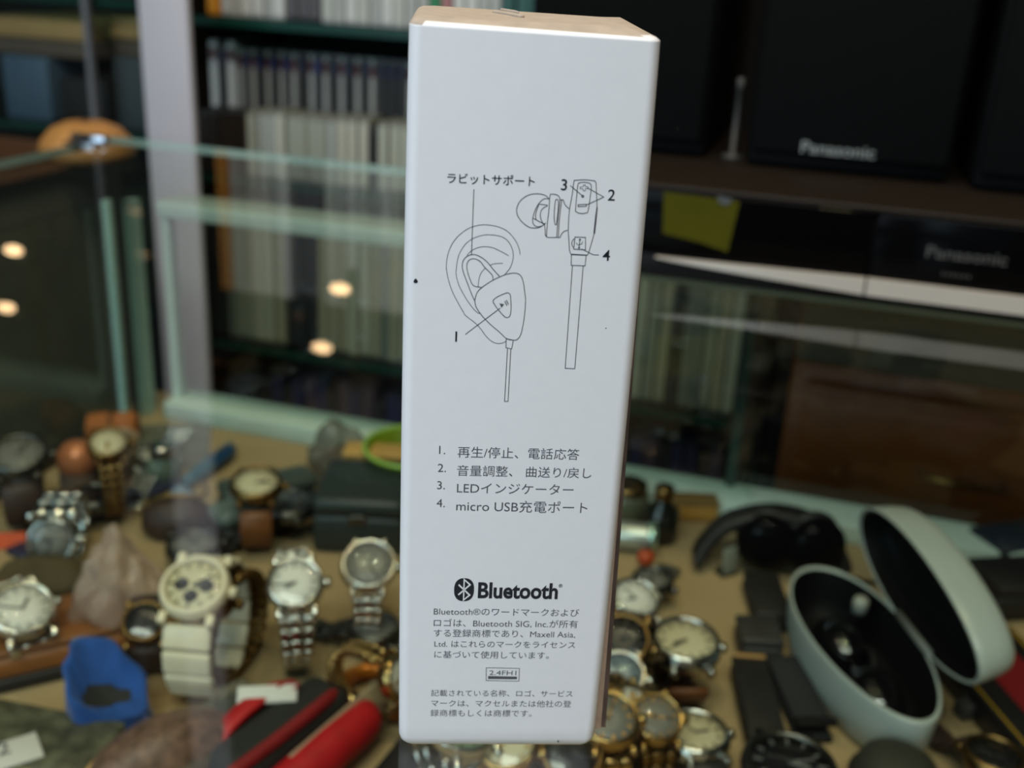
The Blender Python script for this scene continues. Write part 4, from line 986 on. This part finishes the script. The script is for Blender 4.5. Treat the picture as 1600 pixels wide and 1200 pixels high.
t.faces.new(low).material_index = 1; t.faces.new(rings[0][::-1])  # pouch floor takes the darker second colour
bmesh.ops.recalc_face_normals(t, faces=t.faces); bl._merge(t, None, 0, True)
bl.build('pouch_body', [mat('blue_velvet', rgb(4, 66, 138), .8, var=.18, scale=70, sheen=.25), mat('pouch_lining', rgb(34, 34, 30), .85)][:2], b)
MB().tube(bez([(.020, .006, .012), (.0245, .000, .008), (.022, -.006, .002), (.028, -.010, .0012)], 6), .0011, 8).build('drawstring', mat('navy_cord', rgb(20, 40, 90), .7), b)
b = place('clear_wrap', 'flat sheet of clear wrap shining warm, between blue pouch and brown purse', 'plastic wrap', 250, 1100, 38)
MB().sheet(.05, .034, 18, 14, .009, 50, 8).build('film', clear('warm_wrap', (.93, .9, .86), ior=1.5, rough=.1, cloud=.35, ccol=rgb(196, 164, 118)), b)
# flat wallets bottom left
M_gl = mat('grey_green_leather', rgb(78, 78, 60), .45, var=.65, scale=110, bump=.2)
M_gl2 = mat('dark_grey_leather', rgb(56, 56, 46), .45, var=.2, scale=60, bump=.2)
b = place('flat_wallet', 'grey green snakeskin wallet at the lower left, behind the dark grey one', 'wallet', 56, 1186, -12, z=TZ)
MB().box((0, 0, .0042), (.066, .036, .007), bevel=.0022).build('back_half', M_gl, b)
MB().box((0, .001, .0098), (.065, .035, .004), bevel=.0016).build('front_half', M_gl, b)
MB().tube([(-.032, -.0172, .0105), (.032, -.0172, .0105)], .0011, 8).build('seam', mat('olive_edge', rgb(110, 108, 70), .5), b)
b = place('flat_wallet', 'dark grey wallet under a white tag, before the snakeskin one at lower left', 'wallet', 40, 1238, -14)
MB().box((0, 0, .0055), (.085, .046, .010), bevel=.003).build('body', M_gl2, b)
MB().box((.02, -.0235, .006), (.05, .0016, .005), bevel=.0005).build('edge_trim', M_leab, b)
pt = place('price_tag', 'white paper price tag on the dark grey wallet at the lower left corner', 'price tag', 10, 1182, 33, z=TZ + .0118)
MB().box((0, 0, .0006), (.026, .017, .0009), bevel=.0003).build('card', mat('tag_paper', rgb(206, 204, 198), .6), pt)
lettering('pen_mark', '2', -.003, .002, .0035, M_ink, TR(0, 0, .0013), pt)
b = place('brown_purse', 'mottled purple brown leather purse at the bottom, left of the red strap', 'purse', 262, 1235, 40)
MB().blob((0, 0, 0), (.066, .038, .034), .07, 1.4, 51).build('pouch', mat('mottled_leather', rgb(104, 78, 64), .5, var=.5, scale=240, bump=.2), b)
MB().tube(bez([(-.030, .012, .012), (-.013, .018, .018), (.011, .018, .018), (.029, .011, .012)], 6), .0016, 8).build('zip', mat('tan_piping', rgb(176, 136, 84), .5), b)
b = place('film_case', 'dark case wrapped in clear film between the brown purse and the red strap', 'case', 335, 1200, 62)
MB().box((0, 0, .011), (.060, .024, .020), bevel=.006, seg=3).build('shell', mat('dark_slate', rgb(44, 44, 40), .4), b)
MB().box((0, 0, .0118), (.064, .027, .0225), bevel=.004, seg=2).build('film', clear('thin_film', (.93, .95, .93), ior=1.5, rough=.08, cloud=.10, ccol=rgb(170, 180, 170)), b)
# red and black glove-like band
M_red = mat('red_fabric', rgb(176, 12, 20), .6, var=.12, scale=120)
M_redd = mat('deep_red_fabric', rgb(126, 8, 14), .65, var=.15, scale=120)
b = place('strap_bundle', 'red and black folded strap bundle standing at the bottom, left of the white box', 'strap', 442, 1200, 58)
MB().box((0, 0, .014), (.066, .024, .026), bevel=.007, seg=3).build('padding', mat('black_mesh', rgb(26, 28, 24), .8, var=.2, scale=300), b)
MB().strip(bez([(-.036, .0145, .010), (-.018, .0150, .024), (.006, .0150, .027), (.024, .0145, .020), (.032, .013, .005)], 6), .008, .003, side=Vector((0, 1, 0))).build('red_band', M_red, b)
MB().tube(bez([(-.040, -.0185, .0102), (-.02, -.0195, .0125), (.008, -.0195, .0135), (.028, -.018, .012), (.033, -.015, .0102)], 6), .0095, 16).build('red_roll', M_red, b)
MB().tube(bez([(-.036, -.0075, .026), (-.01, -.0085, .0265), (.018, -.008, .0265), (.030, -.004, .022)], 6), .0028, 10).build('piping', M_redd, b)
b2 = place('price_tag', 'small white paper tag tied to the red and black strap bundle', 'price tag', 418, 1088, 8, z=TZ + .0275)
MB().box((0, 0, .0012), (.025, .008, .0022), M=RX(.5), bevel=.0006).build('card', mat('tag_paper', rgb(206, 204, 198), .6), b2)
MB().tube(bez([(.009, 0, .0015), (.013, .001, .004), (.009, .003, .005), (.004, .001, .003)], 5), .0005, 6).build('string', mat('red_string', rgb(150, 20, 24), .6), b2)
b = place('sleeve', 'upright milky plastic sleeve leaning along the red roll by the white box', 'plastic sleeve', 545, 1190, 60)
MB().box((0, 0, .012), (.062, .0022, .022), M=RX(-.25), bevel=.0007).build('film', clear('milky_sleeve', (.9, .88, .84), ior=1.5, cloud=.45, ccol=rgb(206, 190, 160)), b)
b = place('bangle', 'amber and gold bangle lying beside the gold watch at the white box edge', 'bangle', 600, 1090, 0)
MB().tube([(.020 * math.cos(2 * PI * k / 40), .016 * math.sin(2 * PI * k / 40), .0042) for k in range(40)], .004, 12, closed=True).build('hoop', mat('amber', rgb(186, 110, 24), .2, .4, var=.2, scale=90), b)
MB().blob((-.014, -.012, 0), (.012, .012, .012), .1, 2, 6).build('charm', M_gold, b)
# ---- right half
# white clam-shell watch case, lid standing open
M_shell = mat('white_shell', rgb(164, 172, 166), .32, var=.02, scale=30)
M_lining = mat('black_lining', rgb(5, 6, 7), .6, spec=.15)
M_dome = mat('black_glass_dome', rgb(8, 9, 10), .04, spec=.7)
ec = Vector((.047, .4755, TZ)); eyaw = math.atan2(-.92, .39)      # long axis from far left to near right
eg = thing('clamshell_case', 'white egg shaped clamshell case with black lining, lid standing open, at right in the case', 'glasses case', (ec.x, ec.y, TZ + .0003), eyaw)
EL, EW, EHt = .0645, .0270, .030
def eggout(n, s=1.0):
    o_ = []
    for k in range(n):
        a_ = 2 * PI * k / n; x = EL * math.cos(a_); y = EW * math.sin(a_) * (1 - .10 * math.cos(a_))
        o_.append((x * s, y * s))
    return o_
def half_shell(b, M, mi_out=0):
    n = 56; t = bmesh.new()
    lev = [(.82, 0), (.885, .0010), (.935, .005), (.970, .013), (.992, .023), (1.0, EHt - .001), (.993, EHt), (.962, EHt), (.955, EHt - .001), (.945, .023), (.925, .014), (.89, .0065), (.80, .0035)]
    rings = []
    for s_, z in lev:
        rings.append([t.verts.new((x, y, z)) for x, y in eggout(n, s_)])
    for q, (a_, c_) in enumerate(zip(rings[:-1], rings[1:])):
        for i in range(n):
            f = t.faces.new([a_[i], a_[(i + 1) % n], c_[(i + 1) % n], c_[i]]); f.material_index = 1 if q >= 8 else 0
    t.faces.new(rings[0][::-1]); f = t.faces.new(rings[-1]); f.material_index = 1
    b._merge(t, M, 0, True); return b
half_shell(MB(), Matrix.Identity(4)).build('bowl', [M_shell, M_lining], eg)
# hinge along the +y side of the local frame (the far right side)
hinge = Vector((0, EW * .93, EHt))
LM = Matrix.Translation(hinge) @ RX(D(-79)) @ Matrix.Translation(-hinge) @ TR(0, 0, 1.66 * EHt) @ Matrix.Diagonal((1, 1, -.66, 1))
LM = RZ(0) @ LM
lid = half_shell(MB(), LM); bmesh.ops.reverse_faces(lid.bm, faces=lid.bm.faces); lid.build('lid', [M_shell, M_lining], eg)
MB().tube([(-.018, EW * .97, EHt), (.018, EW * .97, EHt)], .002, 10).build('hinge', mat('grey_hinge', rgb(120, 122, 116), .4), eg)
MB().lathe([(0, 0), (.004, 0), (.004, .006), (.003, .008), (0, .0085)], 20, TR(-.030, .012, .0235)).build('peg', mat('pale_peg', rgb(150, 152, 140), .4), eg)
dm = thing('sunglasses', 'glossy black sunglasses lying inside the open white clamshell case', 'sunglasses', ec + Vector((.0, .0, .0045)), eyaw)
for s_ in (-1, 1):
    MB().lathe([(0, 0), (.017, 0), (.0182, .002), (.0172, .008), (.0142, .0130), (.008, .0165), (0, .0178)], 44, TR(s_ * .0200, 0, .0), sx=1.05, sy=.80).build('lens', M_dome, dm)
MB().tube(bez([(-.010, .004, .012), (0, .006, .016), (.010, .004, .012)], 6), .0022, 10).build('bridge', M_blkm, dm)
watch('large round steel watch with cream dial and thick bright case, between white box and clamshell', 1058, 1078, .034, 4, 'loop', 10, 'leather', .018, M_steel, M_creamd, M_leabr, loop=(.020, .012), thick=.0115)
watch('round steel watch with pale dial and black strap, lower right of the white box', 1078, 1208, .0305, 14, 'flat', strap='leather', sw=.017, m_case=M_steel, m_dial=M_creamd, m_strap=M_leab, flat=(.03, .036), lift=.011, thick=.0095)
M_cuff = M_gold
cf = place('strap_loop', 'gold metal keeper across the black strap above the pale dial watch', 'buckle', 1058, 1130, 14, z=TZ + .0095)
MB().box((0, 0, .002), (.019, .0065, .004), bevel=.0015).build('bar', mat('pale_gold', rgb(216, 176, 110), .25, 1.0), cf)
MB().lathe([(0, 0), (.003, 0), (.003, .003), (0, .004)], 14, TR(-.0105, 0, 0)).lathe([(0, 0), (.003, 0), (.003, .003), (0, .004)], 14, TR(.0105, 0, 0)).build('stud', M_gold, cf)
watch('small gold watch with patterned dial beside the pale dial watch', 1003, 1205, .023, 10, 'loop', 28, 'links', .015, M_gold, M_greyd, M_brass, loop=(.017, .016), m_hand=M_handg)
watch('silver blue dial watch right against the white box, second from the bottom', 958, 1135, .024, -5, 'loop', 30, 'links', .016, M_steel, mat('blue_grey_dial', rgb(110, 124, 132), .3), M_steeld, loop=(.017, .016))
watch('gold rimmed watch just above the lower right corner of the white box', 948, 1182, .023, 25, 'loop', 40, 'links', .015, M_gold, M_whited, M_brass, loop=(.018, .017), m_hand=M_handg)
watch('gold bracelet watch standing below the lower right corner of the white box', 930, 1240, .026, 10, 'loop', 20, 'links', .016, M_gold, M_greyd, M_gold, loop=(.019, .020), m_hand=M_handg)
watch('dark brown strapped watch behind the silver blue dial watch', 972, 1090, .027, -20, 'loop', 35, 'leather', .017, M_brass, M_blackd, M_leadk, loop=(.022, .020))
watch('small steel watch with white dial left of the white plastic tag', 968, 1025, .025, 20, 'loop', 25, 'leather', .016, M_steel, M_whited, M_leadk, loop=(.020, .018))
watch('steel watch with open ring bracelet under the white plastic tag', 1015, 940, .024, -25, 'flat', strap='links', m_case=M_steeld, m_dial=M_greyd, flat=(.03, .024), lift=.004)
watch('steel watch with green cast crystal half hidden under the bottom edge of the white box', 700, 1250, .030, 30, 'loop', 25, 'links', .018, M_steel, mat('greenish_dial', rgb(140, 164, 140), .3), M_steel, loop=(.022, .022))  # pale green glow under the box put into this dial's colour
watch('gold watch below the middle of the white box bottom edge', 800, 1258, .026, -20, 'loop', 30, 'links', .015, M_gold, M_creamd, M_gold, loop=(.019, .019), m_hand=M_handg)
watch('dark steel watch below the right part of the white box bottom edge', 868, 1256, .027, 15, 'loop', 35, 'leather', .016, M_brass, M_blackd, M_leadk, loop=(.019, .018))
watch('black glossy round watch at the bottom edge, below the black straps', 1222, 1262, .040, -8, 'flat', strap='leather', sw=.022, m_case=M_blkm, m_dial=M_blackd, m_strap=M_leab, flat=(.05, .02), lift=.012, thick=.010, bezel=M_steeld, m_hand=mat('grey_hand', rgb(110, 110, 108), .4))
b = place('black_strap', 'black leather strap end lying under the lower left corner of the white box', 'strap', 640, 1190, 62)
MB().strip([(x, 0, .0022 + .0025 * (1 + math.sin(x * 70))) for x in [-.030 + .06 * k / 20 for k in range(21)]], .016, .003, side=Vector((0, 1, 0))).build('band', M_leab, b)
MB().box((.031, 0, .006), (.006, .019, .003), bevel=.001).build('buckle', M_steeld, b)

# small things right of the white box
b = place('silver_tube', 'short silver tube lying beside the right edge of the white box', 'tube', 985, 858, -6)
MB().lathe([(0, -.014), (.0075, -.014), (.0085, -.013), (.0085, .009)], 24, TR(0, 0, .0087) @ RY(PI / 2)).build('tube_body', mat('satin_silver', rgb(180, 186, 176), .35, .7), b)
MB().lathe([(.0078, .009), (.009, .0095), (.009, .0135), (.007, .015), (0, .015)], 24, TR(0, 0, .0092) @ RY(PI / 2)).build('cap', mat('mint_metal', rgb(180, 210, 194), .2, .8), b)
b = place('dark_bottle', 'dark bottle with a gold cap standing behind the silver tube', 'bottle', 1030, 842, 0)
MB().lathe([(0, 0), (.0095, 0), (.0105, .001), (.0105, .020), (.005, .025), (.0045, .028)], 28).build('bottle_body', mat('dark_glass', rgb(24, 26, 22), .15), b)
MB().lathe([(.0055, .0275), (.006, .028), (.006, .035), (.005, .036), (0, .036)], 20).build('cap', M_brass, b)
b = place('grey_jar', 'dull grey jar with gold lid touching the right edge of the white box', 'jar', 978, 805, 0)
MB().lathe([(0, 0), (.012, 0), (.013, .001), (.013, .016), (.011, .018)], 28).build('jar_body', mat('grey_glaze', rgb(88, 90, 70), .3), b)
MB().lathe([(.012, .0175), (.012, .022), (.011, .023), (0, .023)], 28).build('lid', M_brass, b)
b = place('small_box', 'small tan box at the back, right of the dark bottle', 'box', 1075, 815, 0)
MB().box((0, .006, .006), (.036, .014, .011), bevel=.001).build('tray', mat('tan_card', rgb(176, 132, 62), .6), b)
MB().box((0, .006, .0125), (.037, .015, .003), bevel=.0008).build('lid', mat('dull_tan', rgb(120, 94, 50), .6), b)
b = place('red_bead', 'small orange red bead in front of the silver tube', 'bead', 1008, 882, 0)
MB().lathe([(.0012, 0), (.004, .001), (.0054, .0045), (.004, .008), (.0012, .009), (.0012, 0)], 22).build('bead_body', mat('orange_bead', rgb(170, 62, 14), .35), b)
MB().tube([(0, 0, .0088), (.001, .001, .012), (.004, .003, .011)], .0005, 6).build('thread', M_hand, b)
b = place('plastic_tag', 'white rectangular plastic tag leaning on the open ring bracelet', 'tag', 1036, 938, 42)
MB().box((0, 0, .006), (.021, .004, .009), M=RX(-.6), bevel=.0012).build('card', mat('white_tag', rgb(206, 206, 198), .5), b)
MB().tube(bez([(-.011, 0, .008), (-.017, .002, .010), (-.019, .006, .006), (-.015, .009, .002)], 5), .0006, 6).build('string', mat('pale_string', rgb(150, 146, 130), .7), b)
b = place('cord', 'pale cord running down beside the white box toward the cream dial watch', 'cord', 975, 930, 0)
MB().tube(bez([(-.008, .030, .0012), (-.004, .016, .0012), (.003, .004, .0012), (.008, -.012, .0012), (.012, -.024, .0012)], 6), .0011, 8).build('cord_line', mat('beige_cord', rgb(150, 134, 110), .7), b)
# black folded headphones at the back
b = place('headphones', 'black folded headphones lying at the back of the case, left of the clamshell', 'headphones', 1205, 893, -6)
MB().strip(bez([(-.044, -.004, .0065), (-.040, .000, .014), (-.028, .004, .027), (-.006, .006, .034), (.016, .006, .0325), (.032, .005, .024), (.040, .004, .012), (.041, .003, .0065)], 6), .017, .006, side=Vector((0, 1, 0))).build('headband', M_leab, b)
for x_, a_, r_ in ((-.006, -.15, .0168), (.022, .3, .0172)):
    cup = MB().lathe([(0, 0), (r_ * .8, 0), (r_, .003), (r_, .009), (r_ * .85, .013), (r_ * .4, .015), (0, .0152)], 36, TR(x_, -.004, r_ + .0040) @ RZ(a_) @ RX(PI / 2) @ TR(0, 0, -.006)).build('ear_cup', M_blk, b)
    MB().tube([tuple(TR(x_, -.004, r_ + .0040) @ RZ(a_) @ RX(PI / 2) @ Vector((r_ * .86 * math.cos(q), r_ * .86 * math.sin(q), -.008))) for q in [2 * PI * k / 30 for k in range(30)]], .0036, 10, closed=True).build('ear_pad', M_leab, cup)
MB().tube(bez([(.036, .002, .003), (.046, -.001, .0014), (.056, -.004, .0014), (.064, -.002, .0014)], 6), .0012, 8).build('cable', M_blkm, b)
b = place('label_stand', 'small pale grey card standing in front of the black headband', 'card', 1140, 900, 30)
MB().box((0, 0, .009), (.010, .0010, .017), M=RX(-.15), bevel=.0003).build('card', mat('grey_card', rgb(128, 132, 120), .6), b)
MB().box((0, .003, .0012), (.012, .008, .0016), bevel=.0004).build('foot', M_steeld, b)
# black wallets and straps left of the clamshell
def wallet(label, px, py, yaw, d, m, trim=None, z=TZ, name='wallet', cat='wallet'):
    b = place(name, label, cat, px, py, yaw, z)
    MB().box((0, 0, d[2] * .36 + .0002), (d[0], d[1], d[2] * .66), bevel=min(.003, d[2] * .25), seg=3).build('body', m, b)
    MB().box((0, .0005, d[2] * .84), (d[0] * .985, d[1] * .985, d[2] * .30), bevel=min(.0012, d[2] * .12)).build('flap', m, b)
    if trim: MB().box((0, d[1] / 2 - .0008, d[2] + .0003), (d[0] * .9, .0025, .0012), bevel=.0004).build('trim', trim, b)
    return b
wallet('black leather key case lying at the top left of the clamshell', 1195, 955, -2, (.020, .044, .012), M_leab)
wallet('dark grey leather card case in the middle, left of the clamshell', 1182, 1018, -2, (.022, .024, .014), mat('grey_black_leather', rgb(50, 48, 46), .5, var=.15, scale=100), None)
wallet('long black leather case with tan piping at its top, left of the clamshell', 1180, 1118, -3, (.0175, .060, .012), M_leab, mat('tan_piping', rgb(176, 136, 84), .5))
tag(MB().lathe([(0, 0), (.003, .0005), (.0034, .003), (.002, .005), (0, .0055)], 16).build('stud', M_steel, loc=T(1158, 1050) + Vector((0, 0, .0003))), 'tiny bright stud beside the long black leather case', 'stud')
b = place('folded_strap', 'wide black woven strap folded beside the long black leather case', 'strap', 1244, 1105, 4)
MB().strip(bez([(0, -.026, .002), (0, .0, .002), (0, .022, .002), (0, .030, .005), (0, .022, .009), (0, 0, .008), (0, -.022, .0075)], 6), .017, .0032).build('band', mat('black_weave', rgb(24, 25, 28), .8, var=.2, scale=400), b)
MB().box((0, -.024, .0105), (.019, .005, .0028), bevel=.0008).build('buckle', M_blkm, b)
b = place('round_pouch', 'dark olive rounded pouch at the bottom edge, below the clamshell', 'pouch', 1392, 1258, 0)
MB().lathe([(0, 0), (.018, 0), (.0195, .003), (.0185, .014), (.0155, .021), (.008, .025), (0, .0255)], 32, sy=1.1).build('pouch_body', mat('olive_black', rgb(40, 40, 30), .7, var=.15, scale=80), b)
MB().tube([(.0188 * math.cos(2 * PI * k / 32), .0206 * math.sin(2 * PI * k / 32), .012) for k in range(32)], .0009, 8, closed=True).build('zip', M_leab, b)
b = place('slate_tag', 'small slate grey tag beside the lower end of the clamshell', 'tag', 1512, 1118, 18)
MB().box((0, 0, .004), (.013, .008, .0075), bevel=.001).build('block', mat('slate_block', rgb(64, 62, 62), .5), b)
MB().tube([(0, .003, .0078), (.002, .008, .0095), (.004, .013, .007)], .0006, 6).build('string', M_hand, b)
# black printed cartons at the right edge
M_bcart = mat('black_print_card', rgb(20, 18, 20), .35)
M_yl = mat('yellow_line', rgb(150, 116, 14), .5); M_rd = mat('dark_red_print', rgb(108, 14, 18), .45)
def pcarton(label, px, py, yaw, d, z=TZ):
    b = place('printed_carton', label, 'carton', px, py, yaw, z)
    MB().box((0, 0, d[2] / 2), d, bevel=.0008).build('carton_body', M_bcart, b)
    f = MB()
    for s_ in (-1, 1):
        f.box((s_ * (d[0] / 2 - .003), 0, d[2] + .0002), (.0012, d[1] - .006, .0005)).box((0, s_ * (d[1] / 2 - .003), d[2] + .0002), (d[0] - .006, .0012, .0005))
    f.build('yellow_border', M_yl, b)
    MB().box((.002, .004, d[2] + .0002), (d[0] * .45, d[1] * .62, .0004)).build('red_panel', M_rd, b)
    return b
pcarton('black carton with dark red panel and yellow border lines, at the right picture edge', 1592, 1120, 8, (.050, .105, .014))
wallet('dark blue shiny pouch at the back of the right picture edge', 1580, 870, 20, (.046, .030, .016), mat('blue_black_vinyl', rgb(30, 38, 48), .25), None, name='vinyl_pouch', cat='pouch')
wallet('black leather bag lying at the right picture edge behind the printed carton', 1588, 945, 10, (.050, .034, .022), M_leab, None, name='leather_bag', cat='bag')
watch('brown strapped watch cut off by the bottom edge near the printed carton', 1540, 1232, .026, 20, 'flat', strap='leather', m_case=M_brass, m_dial=M_blackd, m_strap=M_leadk, flat=(.03, .03), lift=.008)
